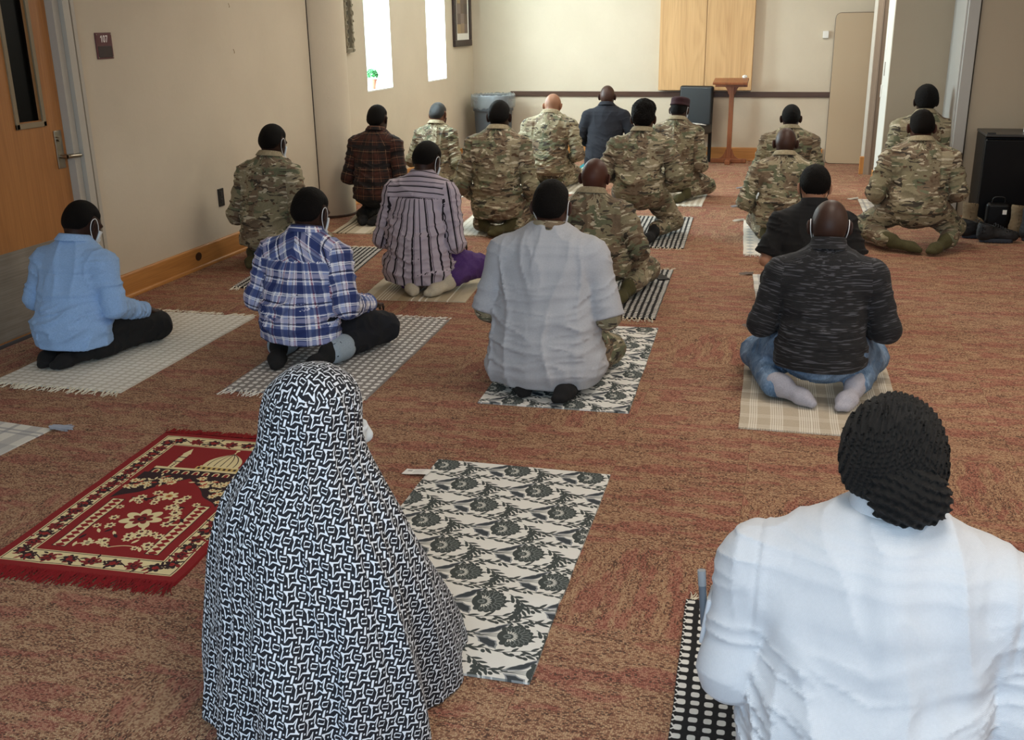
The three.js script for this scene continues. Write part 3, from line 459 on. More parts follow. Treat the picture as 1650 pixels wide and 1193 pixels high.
  // uv charts: 0 trunk, 1 shoulders/yoke, 2-3 left arm, 4-5 right arm, 6 plan
  const armOf = (x, y, z) => { let best = trunk(x, y, z, 0) - 0.004, id = 0; for (let i = 0; i < 2; i++) for (let k = 0; k < 2; k++) { const d = arms[i][k](x, y, z); if (d < best) { best = d; id = 2 + i * 2 + k; } } return id; };
  const pick = (x, y, z, nx, ny, nz) => { const a = armOf(x, y, z); if (a) return a; if (c.yoke && y > Y(c.yoke)) return 1; return ny > 0.72 || ny < -0.72 ? 6 : 0; };
  const uvOf = (ch, x, y, z) => {
    const v0 = c.seed * 0.317, w0 = c.seed * 0.173;
    if (ch === 0) { const th2 = Math.atan2(x - lx(0.5), z + 0.02); return [th2 * 0.185 + v0, y + w0]; }
    if (ch === 1) return c.yokeTurn ? [(Math.abs(x) * 0.7 + y * 1.2 - z * 0.5) * 0.8, (x - Math.abs(x) * 0 + y * 0.4) * 0.8] : [y * 1.25 - z * 0.6 + w0, x + v0];
    if (ch === 6) return [x + v0, z + w0];
    const ax = axis[(ch - 2) >> 1][(ch - 2) & 1], t = along(ax, x, y, z), px = x - ax.a[0] - ax.d[0] * t, pz = z - ax.a[2] - ax.d[2] * t;
    return [Math.atan2(px, pz) * 0.068 + v0 + ch, -t + w0];
  };
  const g = thing('person', label, 'person', [c.x, 0, c.z], c.face * Math.PI / 180, c.group); g.scale.setScalar(c.s);
  // body: head, neck, trunk, arms and hands
  const neck0 = up([0, 0.76, -0.078]), hm = new THREE.Matrix4().makeTranslation(...neck0).multiply(new THREE.Matrix4().makeRotationFromEuler(new THREE.Euler(-th, -c.turn * Math.PI / 180, c.roll * Math.PI / 180, 'YXZ'))).multiply(new THREE.Matrix4().makeTranslation(0, 0.092, -0.03));
  const nv = new THREE.Vector3(0, -0.08, 0.03).applyMatrix4(hm), neckC = cone([neck0[0], neck0[1] - 0.06, neck0[2]], [nv.x, nv.y, nv.z], 0.06, 0.055);
  const inner = (x, y, z) => { let d = smax(trunk(x, y, z, -0.028), y - Y(0.74), 0.02); d = smax(d, Y(0.2) - y, 0.02); for (let i = 0; i < 2; i++) { const s = c.sleeveCut !== null ? 0.022 : 0.026; d = smin(d, smin(arms[i][0](x, y, z) + s, arms[i][1](x, y, z) + (c.sleeveCut !== null ? 0.018 : 0.018), 0.02), 0.02); } return smin(d, neckC(x, y, z), 0.03); };
  const bodyList = [isoGeo(isoMesh(inner, [-0.42, Y(0.1), -0.45], [0.42, Y(0.9), 0.3], 0.014, 1.8), boxChart, boxChartUV), headGeo.clone().applyMatrix4(hm)];
  for (let i = 0; i < 2; i++) { const d = axis[i][1].d, yaw = Math.atan2(-d[0], -d[2]) * 0.5 + (i ? 0.15 : -0.15), m = new THREE.Matrix4().makeTranslation(wr[i][0], wr[i][1] - 0.002, wr[i][2]).multiply(new THREE.Matrix4().makeRotationFromEuler(new THREE.Euler(-0.28 + (c.handPitch || 0), yaw, i ? -0.15 : 0.15, 'YXZ'))); bodyList.push((i ? handGeo : handL).clone().applyMatrix4(m)); }
  part('body', mergeGeometries(bodyList.map((b) => b)), skin(c.skin), g);
  if (c.hair !== 'bald') part('hair', hairGeo(c.hair), c.hairMat, g).applyMatrix4(hm);
  if (c.mask) { const mk = part('face_mask', maskGeo, c.maskMat || maskMat, g); mk.applyMatrix4(hm); part('ear_loop', loopL, c.maskMat || loopMat, mk); part('ear_loop', loopR, c.maskMat || loopMat, mk); }
  // clothes
  const lo = [-0.5, Math.max(0.0, hemY - 0.05), -0.5], hi = [0.5, yTop + 0.05, 0.4];
  const sg = part(c.shirtName || 'jacket', isoGeo(isoMesh(shirt, lo, hi, c.cell, 1.7), pick, uvOf), c.shirtMat, g);
  if (c.collar !== 'none') {
    const cy = Y(c.collar === 'crew' ? 0.764 : 0.77), R = [], hgt = c.collar === 'crew' ? 0.018 : c.collar === 'turtle' ? 0.03 : 0.04, fl = c.collar === 'fold' ? 0.014 : 0.003, cxz = up([0, 0.765, -0.074]);
    const pos = [], uvs = [], ix = [], n = 40, prf = c.collar === 'fold' ? [[0.07, -0.014], [0.069, 0.008], [0.0715, 0.013], [0.077, 0.008], [0.094, -0.016], [0.09, -0.02]] : [[0.084, -0.024], [0.073 + fl, hgt * 0.5], [0.07 + fl, hgt * 0.85], [0.066 + fl, hgt * 0.85], [0.064, hgt * 0.4], [0.066, -0.02]];
    for (let j = 0; j < prf.length; j++) for (let i = 0; i <= n; i++) { const a = i / n * Math.PI * 2, rr = prf[j][0], dz = Math.cos(a), y = cy + prf[j][1] + dz * 0.016; pos.push(cxz[0] + Math.sin(a) * rr, y, cxz[2] - (prf[j][1]) * 0.35 + dz * rr * 0.98); uvs.push(a * 0.07 + c.seed, prf[j][1] + j * 0.004); }
    for (let j = 0; j < prf.length - 1; j++) for (let i = 0; i < n; i++) { const a = j * (n + 1) + i, b = a + n + 1; ix.push(a, a + 1, b, b, a + 1, b + 1); }
    const cg = new THREE.BufferGeometry(); cg.setAttribute('position', new THREE.Float32BufferAttribute(pos, 3)); cg.setAttribute('uv', new THREE.Float32BufferAttribute(uvs, 2)); cg.setIndex(ix); cg.computeVertexNormals(); part('collar', cg, c.collarMat || c.shirtMat, sg);
  }
  const hipJ = [-1, 1].map((s) => [s * 0.095, c.hipY - 0.015, 0.01]), pel = ell([0, c.hipY - 0.025, 0.025], [0.178, 0.135, 0.15]);
  const legs = [0, 1].map((i) => [cone(hipJ[i], c.knee[i], 0.107, 0.078), cone(c.knee[i], c.ankle[i], 0.07, 0.055)]);
  const pants = (x, y, z) => { let d = pel(x, y, z); for (const L of legs) d = smin(d, smin(L[0](x, y, z), L[1](x, y, z), 0.02), 0.03); if (d < 0.05) d -= 0.009 * (ridge(n3(x * 9 + so, y * 11, z * 12)) * 0.8 + 0.5 * n3(x * 7, y * 14 + so, z * 9)); d = smax(d, 0.006 - y, 0.006); return smax(d, y - Math.max(c.hipY + 0.07, hemY + 0.03), 0.02); };
  part('trousers', isoGeo(isoMesh(pants, [-0.48, 0, -0.56], [0.48, c.hipY + 0.14, 0.24], 0.0125, 1.8), boxChart, (ch, x, y, z) => { const w = boxChartUV(ch, x, y, z); return [w[0] + c.seed * 0.41, w[1] + c.seed * 0.29]; }), c.pantsMat, g);
  if (c.cuff) for (const i of [0, 1]) { const a = c.ankle[i], k = c.knee[i], t = 0.16, p = [mix(a[0], k[0], t), mix(a[1], k[1], t), mix(a[2], k[2], t)], cf = cone(a, p, 0.062, 0.066); part('rolled_cuff', isoGeo(isoMesh((x, y, z) => smax(cf(x, y, z), 0.007 - y, 0.004), [a[0] - 0.12, 0, a[2] - 0.2], [a[0] + 0.12, 0.18, a[2] + 0.1], 0.009, 1.8), boxChart, boxChartUV), c.cuffMat, g); }
  for (const i of [0, 1]) {                                         // feet lie instep down, soles up
    const a = c.ankle[i], t = c.toe[i], dx = t[0] - a[0], dz = t[2] - a[2], L = Math.hypot(dx, dz), ux = dx / L, uz = dz / L, pt = (s, y, w = 0) => [a[0] + ux * s - uz * w, y, a[2] + uz * s + ux * w];
    const f1 = cone([a[0], a[1], a[2]], pt(0.03, 0.085), 0.048, 0.042), heel = cone(pt(0.01, 0.1), pt(0.05, 0.092), 0.034, 0.033), mid = cone(pt(0.05, 0.062), pt(L - 0.05, t[1] + 0.018), 0.037, 0.034), ballA = cone(pt(L - 0.06, t[1] + 0.014, 0.018), pt(L, t[1], 0.012), 0.03, 0.021), ballB = cone(pt(L - 0.07, t[1] + 0.012, -0.02), pt(L - 0.015, t[1] - 0.002, -0.016), 0.027, 0.019);
    const ft = (x, y, z) => { let d = smin(f1(x, y, z), heel(x, y, z), 0.03); d = smin(d, mid(x, y, z), 0.03); d = smin(d, smin(ballA(x, y, z), ballB(x, y, z), 0.02), 0.025); if (d < 0.03) d -= 0.0025 * n3(x * 30, y * 30, z * 30 + so); return smax(d, 0.006 - y, 0.006); };
    const cx = (a[0] + t[0]) / 2, cz = (a[2] + t[2]) / 2, R = L / 2 + 0.09;
    part('sock', isoGeo(isoMesh(ft, [cx - R, 0, cz - R], [cx + R, 0.16, cz + R], 0.008, 1.8), boxChart, boxChartUV), c.sockMat, g);
  }
  if (c.underMat) for (const i of [0, 1]) { const f = (x, y, z) => smax(smin(arms[i][0](x, y, z) + 0.012, arms[i][1](x, y, z), 0.03) - sleeveFold(axis[i][1], x, y, z, i), along(axis[i][1], x, y, z) - axis[i][1].L + 0.005, 0.008), e = el[i]; part('sleeve', isoGeo(isoMesh(f, [e[0] - 0.22, e[1] - 0.2, e[2] - 0.4], [e[0] + 0.22, e[1] + 0.3, e[2] + 0.15], 0.0115, 1.7), boxChart, boxChartUV), c.underMat, g); }
  if (c.extra) c.extra(g, { hm, Y, up, sh, el, wr, axis, prof, c });
  return g;
}
// ---------- rugs ----------
const speck = (g, W, H, n, a, seed) => { const r = rng(seed); for (let i = 0; i < n; i++) { g.fillStyle = r() < 0.5 ? `rgba(0,0,0,${a})` : `rgba(255,255,255,${a})`; g.fillRect(r() * W, r() * H, 1 + r() * 5, 1 + r() * 2); } };
const dotRug = (bg, dot, cols, rows, dw, dh, seed, zig) => canvasTex(720, 1360, (g, W, H) => {
  const r = rng(seed); g.fillStyle = bg; g.fillRect(0, 0, W, H); speck(g, W, H, 9000, 0.08, seed); const cw = W / cols, ch = H / rows;
  for (let j = 0; j < rows; j++) for (let i = 0; i < cols; i++) { const w = cw * dw * (0.9 + r() * 0.2), h = ch * dh * (0.88 + r() * 0.24); g.fillStyle = dot; g.beginPath(); g.roundRect((i + 0.5) * cw - w / 2 + (r() - 0.5) * 2, (j + 0.5) * ch - h / 2 + (r() - 0.5) * 2, w, h, Math.min(w, h) * 0.32); g.fill(); for (let k = 1; k < 5; k++) { g.fillStyle = 'rgba(90,84,76,.14)'; g.fillRect((i + 0.5) * cw - w / 2, (j + 0.5) * ch - h / 2 + k * h / 5, w, 1); } }
  if (zig) { g.strokeStyle = dot; g.lineWidth = 5; for (const x of [6, W - 6]) for (let j = 0; j < rows; j++) { g.beginPath(); g.moveTo(x - 5, (j + 0.1) * ch); g.lineTo(x + 5, (j + 0.55) * ch); g.lineTo(x - 5, (j + 0.8) * ch); g.stroke(); } }
});
const texRugWhite = dotRug('#d3cec0', '#f3f0e8', 15, 34, 0.72, 0.62, 1), texRugGrey = dotRug('#8f8a86', '#eceae6', 17, 30, 0.58, 0.6, 2), texRugBlack = dotRug('#141416', '#e4e2dc', 20, 38, 0.6, 0.6, 3, 1);
const texRugRib = canvasTex(512, 1024, (g, W, H) => { g.fillStyle = '#dcd6c6'; g.fillRect(0, 0, W, H); for (let i = 0; i < 26; i++) { g.fillStyle = i & 1 ? '#ebe7db' : '#cfc8b6'; g.fillRect(i * W / 26, 0, W / 26 - 3, H); } speck(g, W, H, 6000, 0.07, 8); });
const texRugStripe = canvasTex(512, 1024, (g, W, H) => { g.fillStyle = '#b9a98d'; g.fillRect(0, 0, W, H); const s = W / 68, r = rng(4); for (const [a, b, c] of [[0, 6, '#c9bda5'], [10, 10.8, '#e8e1d0'], [12, 12.8, '#e8e1d0'], [14, 14.8, '#e8e1d0'], [16, 16.8, '#e8e1d0'], [18, 18.6, '#e8e1d0'], [24, 31, '#a89878'], [33, 34, '#efe9da'], [38, 39.5, '#efe9da'], [42, 43, '#e8e1d0'], [48, 50, '#cdc1a8'], [56, 57, '#e8e1d0'], [60, 68, '#c4b79c']]) { g.fillStyle = c; g.fillRect(a * s, 0, (b - a) * s, H); } speck(g, W, H, 9000, 0.07, 9); });
const texRugStripeDark = canvasTex(512, 1024, (g, W, H) => { g.fillStyle = '#c6bba4'; g.fillRect(0, 0, W, H); const s = W / 70; for (const [a, b, c] of [[4, 6, '#57503f'], [8, 9, '#6a6250'], [12, 13, '#57503f'], [20, 30, '#ddd5c3'], [34, 35, '#8a806a'], [44, 52, '#d9d1bf'], [58, 59, '#6a6250'], [62, 64, '#57503f']]) { g.fillStyle = c; g.fillRect(a * s, 0, (b - a) * s, H); } speck(g, W, H, 8000, 0.08, 19); });
const texRugPlaid = canvasTex(720, 1360, (g, W, H) => {
  g.fillStyle = '#bfb19c'; g.fillRect(0, 0, W, H); speck(g, W, H, 14000, 0.08, 10); const s = W / 68;
  for (const x0 of [4, 13, 25, 30, 38, 47, 56, 62]) for (let k = 0; k < (x0 % 2 ? 6 : 4); k++) { g.fillStyle = 'rgba(238,232,220,.75)'; g.fillRect((x0 + k * 0.95) * s, 0, 0.5 * s, H); }
  for (const y0 of [6, 18, 34, 50, 66, 82, 98, 112, 124]) for (let k = 0; k < 4; k++) { g.fillStyle = 'rgba(238,232,220,.5)'; g.fillRect(0, (y0 + k * 1.1) * s, W, 0.5 * s); }
  for (const [a, b] of [[22, 30], [54, 62], [86, 94]]) { g.fillStyle = 'rgba(104,98,90,.25)'; g.fillRect(0, a * s, W, (b - a) * s); }
});
const texRugGreyPlaid = canvasTex(720, 1360, (g, W, H) => { g.fillStyle = '#dedbd2'; g.fillRect(0, 0, W, H); const s = W / 68; for (const [a, b, o] of [[3, 5, .5], [8, 16, .35], [20, 21.5, .6], [23, 24.5, .6], [34, 44, .35], [50, 52, .5], [58, 64, .35]]) { g.fillStyle = `rgba(140,140,146,${o})`; g.fillRect(a * s, 0, (b - a) * s, H); } for (const [a, b, o] of [[5, 6.5, .5], [8, 9.5, .5], [20, 30, .3], [44, 46, .5], [48, 50, .5], [52, 54, .5], [70, 82, .3], [100, 102, .5], [104, 106, .5], [118, 126, .3]]) { g.fillStyle = `rgba(140,140,146,${o})`; g.fillRect(0, a * s, W, (b - a) * s); } speck(g, W, H, 9000, 0.07, 12); });
const texRugDiamond = canvasTex(512, 1024, (g, W, H) => { g.fillStyle = '#e2dfd6'; g.fillRect(0, 0, W, H); g.fillStyle = 'rgba(150,156,164,.55)'; for (let j = 0; j < 12; j++) for (let i = 0; i < 7; i++) { const x = (i + 0.5) * W / 7, y = (j + 0.5) * H / 12; g.beginPath(); g.moveTo(x, y - 34); g.lineTo(x + 24, y); g.lineTo(x, y + 34); g.lineTo(x - 24, y); g.fill(); } speck(g, W, H, 9000, 0.07, 13); });
const texTeal = canvasTex(256, 512, (g, W, H) => { g.fillStyle = '#14808c'; g.fillRect(0, 0, W, H); g.strokeStyle = '#c9c0a0'; g.lineWidth = 8; g.strokeRect(22, 22, W - 44, H - 44); g.strokeStyle = '#0c4f5c'; g.strokeRect(40, 40, W - 80, H - 80); speck(g, W, H, 4000, 0.1, 14); });
const texFloral = canvasTex(1040, 2000, (g, W, H) => {                // block-printed flowers on off white
  g.fillStyle = '#edebe5'; g.fillRect(0, 0, W, H); const S = W / 0.69, r = rng(21), ink = '#39403f', soft = '#6d7170';
  const leaf = (x, y, a, l, w, c = ink) => { g.save(); g.translate(x, y); g.rotate(a); g.fillStyle = c; g.beginPath(); g.moveTo(0, 0); g.quadraticCurveTo(l * 0.45, -w, l, 0); g.quadraticCurveTo(l * 0.45, w, 0, 0); g.fill(); g.restore(); };
  const vine = (pts) => {                                            // curved stem with pairs of small leaves and a berry
    g.strokeStyle = ink; g.lineWidth = 4; const q = []; for (let i = 0; i <= 24; i++) { const t = i / 24, n = pts.length - 1, k = Math.min(n - 1, Math.floor(t * n)), f = t * n - k, P = (m) => pts[clamp(m, 0, n)], cr = (m) => { const p0 = P(k - 1)[m], p1 = P(k)[m], p2 = P(k + 1)[m], p3 = P(k + 2)[m]; return 0.5 * (2 * p1 + (p2 - p0) * f + (2 * p0 - 5 * p1 + 4 * p2 - p3) * f * f + (3 * p1 - p0 - 3 * p2 + p3) * f * f * f); }; q.push([cr(0), cr(1)]); }
    g.beginPath(); q.forEach(([x, y], i) => i ? g.lineTo(x, y) : g.moveTo(x, y)); g.stroke();
    for (let i = 2; i < 24; i += 2) { const a = Math.atan2(q[i + 1 > 24 ? 24 : i + 1][1] - q[i - 1][1], q[Math.min(24, i + 1)][0] - q[i - 1][0]), l = 42 + r() * 18; leaf(q[i][0], q[i][1], a + (i % 4 ? 0.55 : -0.55), l, 15); if (i % 6 === 0) { g.fillStyle = ink; g.beginPath(); g.ellipse(q[i][0] - Math.sin(a) * 22, q[i][1] + Math.cos(a) * 22, 13, 9, a + 0.8, 0, 7); g.fill(); } }
    leaf(q[24][0], q[24][1], Math.atan2(q[24][1] - q[22][1], q[24][0] - q[22][0]), 46, 11);
  };
  const petal = (pts, c) => { g.fillStyle = c; g.beginPath(); g.moveTo(...pts[0]); for (let i = 1; i < pts.length; i++) { const [x, y] = pts[i], [px, py] = pts[i - 1]; g.quadraticCurveTo((x + px) / 2 + (y - py) * 0.18, (y + py) / 2 - (x - px) * 0.18, x, y); } g.closePath(); g.fill(); };
  const flower = (x, y, k) => {
    g.save(); g.translate(x, y); g.rotate(-0.12); g.scale(k, k);
    g.strokeStyle = soft; g.lineWidth = 4; for (const q of [-26, -12, 2, 16]) { g.beginPath(); g.moveTo(-40, q); g.quadraticCurveTo(-110, q * 0.6, -190, 0); g.stroke(); } leaf(-184, 0, 3.1, 46, 7, soft);
    const up = [[-176, -6], [-120, -46], [-84, -62], [-50, -84], [-10, -100], [-44, -62], [-70, -30], [-120, -14]], dn = [[-170, 8], [-150, 50], [-120, 72], [-92, 92], [-58, 104], [-54, 70], [-62, 40], [-110, 12]];
    for (const p0 of [up, dn]) { const p = p0.map(([a, b]) => [a * 1.12 - 4, b * 1.22]); petal(p, '#94989b'); const cx = p.reduce((s, q) => s + q[0], 0) / p.length, cy = p.reduce((s, q) => s + q[1], 0) / p.length; petal(p.map(([a, b]) => [cx + (a - cx) * 0.8, cy + (b - cy) * 0.76]), '#343b42'); }
    for (let i = 0; i < 13; i++) { const a = -2.25 + i * 0.375, x2 = Math.cos(a) * 74 + 14, y2 = Math.sin(a) * 70; g.fillStyle = ink; g.beginPath(); g.ellipse(x2, y2, 34, 22, a, 0, 7); g.fill(); }
    leaf(100, -6, 0, 48, 16); leaf(92, 30, 0.3, 44, 14); g.fillStyle = ink; g.beginPath(); g.ellipse(8, 0, 84, 72, 0, 0, 7); g.fill();
    g.strokeStyle = '#7f8684'; g.lineWidth = 3.4; for (let i = 0; i < 12; i++) { const a = -2.1 + i * 0.37, x2 = Math.cos(a) * 66 + 14, y2 = Math.sin(a) * 58; g.beginPath(); g.ellipse(x2, y2, 24, 10, a, 0, 7); g.stroke(); }
    g.fillStyle = '#d6d6cf'; for (let i = 0; i < 11; i++) { const a = -1.7 + i * 0.33; g.save(); g.translate(-14, 4); g.rotate(a); g.beginPath(); g.ellipse(38, 0, 14, 5, 0, 0, 7); g.fill(); g.restore(); } g.fillStyle = '#7b8280'; g.beginPath(); g.ellipse(-22, 4, 22, 18, 0, 0, 7); g.fill(); g.fillStyle = ink; g.beginPath(); g.ellipse(-24, 4, 11, 9, 0, 0, 7); g.fill();
    g.restore();
  };
  const dx = 0.285 * S, dy = 0.155 * S;                              // brick lattice
  for (let pass = 0; pass < 2; pass++) for (let j = -1; j < 14; j++) for (let i = -1; i < 5; i++) {
    const x = (i + ((j * 0.42) % 1)) * dx + 60, y = (j + 0.3) * dy;
    if (pass === 0) { vine([[x + 96, y - 66], [x + 150, y - 30], [x + 210, y + 14], [x + 270, y + 4]]); vine([[x - 190, y + 120], [x - 110, y + 104], [x - 20, y + 122], [x + 70, y + 96], [x + 170, y + 84], [x + 250, y + 100]]); vine([[x - 150, y - 96], [x - 70, y - 112], [x + 20, y - 104], [x + 110, y - 122]]); vine([[x + 150, y - 30], [x + 176, y + 30], [x + 160, y + 84]]); }
    else flower(x, y, 0.8);
  }
  g.globalAlpha = 0.5; for (let y = 0; y < H; y += 7) { g.fillStyle = 'rgba(232,230,222,.28)'; g.fillRect(0, y, W, 2); } g.globalAlpha = 1;
});
const texPrayer = canvasTex(1000, 1640, (g, W, H) => {                // top of the canvas is the far end
  const R = '#8c1014', K = '#ead9a6', D = '#2a0d14', r = rng(33); g.fillStyle = R; g.fillRect(0, 0, W, H);
  g.fillStyle = K; g.fillRect(46, 46, W - 92, H - 92); g.fillStyle = R; g.fillRect(160, 176, W - 320, H - 352); g.strokeStyle = D; g.lineWidth = 5; g.strokeRect(56, 56, W - 112, H - 112); g.strokeRect(150, 166, W - 300, H - 332);
  const blossom = (x, y, s, c1, c2) => { for (let i = 0; i < 7; i++) { const a = i / 7 * 6.283; g.fillStyle = c1; g.beginPath(); g.ellipse(x + Math.cos(a) * s * 0.6, y + Math.sin(a) * s * 0.6, s * 0.42, s * 0.26, a, 0, 7); g.fill(); } g.fillStyle = c2; g.beginPath(); g.arc(x, y, s * 0.36, 0, 7); g.fill(); g.fillStyle = R; g.beginPath(); g.arc(x, y, s * 0.17, 0, 7); g.fill(); };
  const leafy = (x, y, a, l, c) => { g.save(); g.translate(x, y); g.rotate(a); g.fillStyle = c; g.beginPath(); g.moveTo(0, 0); g.quadraticCurveTo(l / 2, -l * 0.36, l, 0); g.quadraticCurveTo(l / 2, l * 0.36, 0, 0); g.fill(); g.restore(); };
  const borderRun = (x0, y0, x1, y1, n) => { g.strokeStyle = D; g.lineWidth = 6; g.beginPath(); for (let i = 0; i <= n * 8; i++) { const t = i / (n * 8), w = Math.sin(t * n * Math.PI) * 26, nx = (y1 - y0), ny = -(x1 - x0), L = Math.hypot(nx, ny); g.lineTo(mix(x0, x1, t) + nx / L * w, mix(y0, y1, t) + ny / L * w); } g.stroke();
    for (let i = 0; i < n; i++) { const t = (i + 0.5) / n, x = mix(x0, x1, t), y = mix(y0, y1, t); blossom(x, y, 42, i & 1 ? '#7c1418' : D, i & 1 ? D : '#a32a20'); for (let k = 0; k < 7; k++) leafy(x + (r() - 0.5) * 70, y + (r() - 0.5) * 70, r() * 6.3, 36, k & 1 ? D : '#8a1a1c'); } };
  borderRun(104, 110, 104, H - 110, 17); borderRun(W - 104, 110, W - 104, H - 110, 17); borderRun(110, 110, W - 110, 110, 7); borderRun(110, H - 110, W - 110, H - 110, 7);
  // arched niche, domed building and minaret
  g.fillStyle = K; g.fillRect(215, 470, 570, 26); g.fillStyle = D; g.fillRect(215, 496, 570, 56); for (let i = 0; i < 9; i++) { g.fillStyle = K; g.beginPath(); g.roundRect(232 + i * 62, 506, 38, 46, [19, 19, 0, 0]); g.fill(); g.fillStyle = R; g.beginPath(); g.roundRect(240 + i * 62, 516, 22, 36, [11, 11, 0, 0]); g.fill(); }
  g.fillStyle = K; g.beginPath(); g.moveTo(480, 420); g.bezierCurveTo(470, 300, 560, 270, 590, 232); g.bezierCurveTo(620, 270, 712, 300, 700, 420); g.fill(); g.strokeStyle = D; g.lineWidth = 5; for (let i = -2; i <= 2; i++) { g.beginPath(); g.moveTo(590, 240); g.quadraticCurveTo(590 + i * 46, 310, 590 + i * 40, 420); g.stroke(); } g.fillRect(470, 420, 240, 14); g.fillStyle = '#d2b46c'; g.fillRect(455, 434, 270, 38); g.fillStyle = D; for (let i = 0; i < 8; i++) g.fillRect(466 + i * 32, 442, 16, 24); g.fillStyle = K; g.fillRect(586, 196, 8, 40); g.beginPath(); g.arc(590, 194, 12, 0, 7); g.fill();
  g.fillStyle = K; g.fillRect(286, 290, 40, 190); g.beginPath(); g.moveTo(280, 290); g.lineTo(306, 205); g.lineTo(332, 290); g.fill(); g.fillStyle = D; g.fillRect(276, 330, 60, 10); g.fillRect(276, 390, 60, 10); for (let i = 0; i < 4; i++) g.fillRect(300, 410 + i * 18, 12, 10);
  g.fillStyle = D; g.beginPath(); g.moveTo(190, 552); g.lineTo(810, 552); g.lineTo(810, 900); g.bezierCurveTo(760, 820, 700, 840, 660, 760); g.bezierCurveTo(610, 690, 560, 660, 500, 600); g.bezierCurveTo(440, 660, 390, 690, 340, 760); g.bezierCurveTo(300, 840, 240, 820, 190, 900); g.fill();
  for (let i = 0; i < 90; i++) { const s = i & 1 ? 1 : -1, x = 500 + s * (40 + r() * 260), y = 575 + r() * 60 + Math.abs(x - 500) * 0.72 * r(); if (r() < 0.45) blossom(x, y, 15 + r() * 14, K, '#c98d4a'); else leafy(x, y, r() * 6.3, 40, r() < 0.6 ? K : '#b23a26'); }
  for (const x of [215, 715]) { g.fillStyle = K; g.fillRect(x, 900, 70, 520); g.fillStyle = R; for (let i = 0; i < 13; i++) { g.beginPath(); g.moveTo(x + 35, 906 + i * 40); g.lineTo(x + 62, 926 + i * 40); g.lineTo(x + 35, 946 + i * 40); g.lineTo(x + 8, 926 + i * 40); g.fill(); } g.strokeStyle = D; g.lineWidth = 5; g.strokeRect(x, 900, 70, 520); }
  blossom(500, 1090, 110, K, '#c8a05a'); blossom(500, 1090, 60, '#7c1418', D); blossom(500, 820, 52, K, '#c98d4a'); g.fillStyle = '#d8a9a0';
  for (let i = 0; i < 78; i++) { const s = i & 1 ? 1 : -1, x = 500 + s * (30 + r() * 170), y = 780 + r() * 600; if (Math.hypot(x - 500, y - 1090) < 130) continue; if (r() < 0.4) blossom(x, y, 20 + r() * 14, K, D); else leafy(x, y, r() * 6.3, 52, r() < 0.55 ? K : D); }
  g.strokeStyle = K; g.lineWidth = 7; g.beginPath(); g.moveTo(320, 1390); g.quadraticCurveTo(400, 1330, 500, 1390); g.quadraticCurveTo(600, 1330, 680, 1390); g.stroke();
  speck(g, W, H, 24000, 0.05, 34);
});
const rugMat = (t, o = {}) => new THREE.MeshStandardMaterial({ map: t, roughness: 0.95, bumpMap: (() => { const b = rep(texWeave, 9, 16); return b; })(), bumpScale: 0.0012, ...o });
const RM = { white: rugMat(texRugWhite), grey: rugMat(texRugGrey), black: rugMat(texRugBlack), rib: rugMat(texRugRib), stripe: rugMat(texRugStripe), stripeDark: rugMat(texRugStripeDark), plaid: rugMat(texRugPlaid), greyPlaid: rugMat(texRugGreyPlaid), diamond: rugMat(texRugDiamond), teal: rugMat(texTeal), floral: rugMat(texFloral), prayer: rugMat(texPrayer) };
const yarn = { cream: std({ color: '#d9d1bd', roughness: 1 }), grey: std({ color: '#9c9ea6', roughness: 1 }), red: std({ color: '#7d0d12', roughness: 1 }), white: std({ color: '#dedbd2', roughness: 1 }), taupe: std({ color: '#8d8078', roughness: 1 }) };
// one strand lying on the floor: a thin tapered ribbon with a roof-shaped section
function strand(out, x, z, a, len, w, r, lift = 0.004) {
  const n = 3; let px = x, pz = z, prev = null;
  for (let i = 0; i <= n; i++) {
    const t = i / n, ww = w * (1 - 0.5 * t), ca = Math.cos(a), sa = Math.sin(a), y = Math.max(0.0022, lift * (1 - t) + 0.002 + 0.002 * r());
    const q = [[px - sa * ww, y - 0.0012, pz + ca * ww], [px, y + ww * 0.9, pz], [px + sa * ww, y - 0.0012, pz - ca * ww]];
    if (prev) for (const [i0, i1] of [[0, 1], [1, 2]]) out.push(...prev[i0], ...prev[i1], ...q[i0], ...q[i0], ...prev[i1], ...q[i1]);
    prev = q; a += (r() - 0.5) * 0.7; px += Math.cos(a) * len / n; pz += Math.sin(a) * len / n;
  }
}
const strandGeo = (arr) => { const g = new THREE.BufferGeometry(); g.setAttribute('position', new THREE.Float32BufferAttribute(arr, 3)); g.setAttribute('uv', new THREE.Float32BufferAttribute(new Float32Array(arr.length / 3 * 2), 2)); g.computeVertexNormals(); return g; };
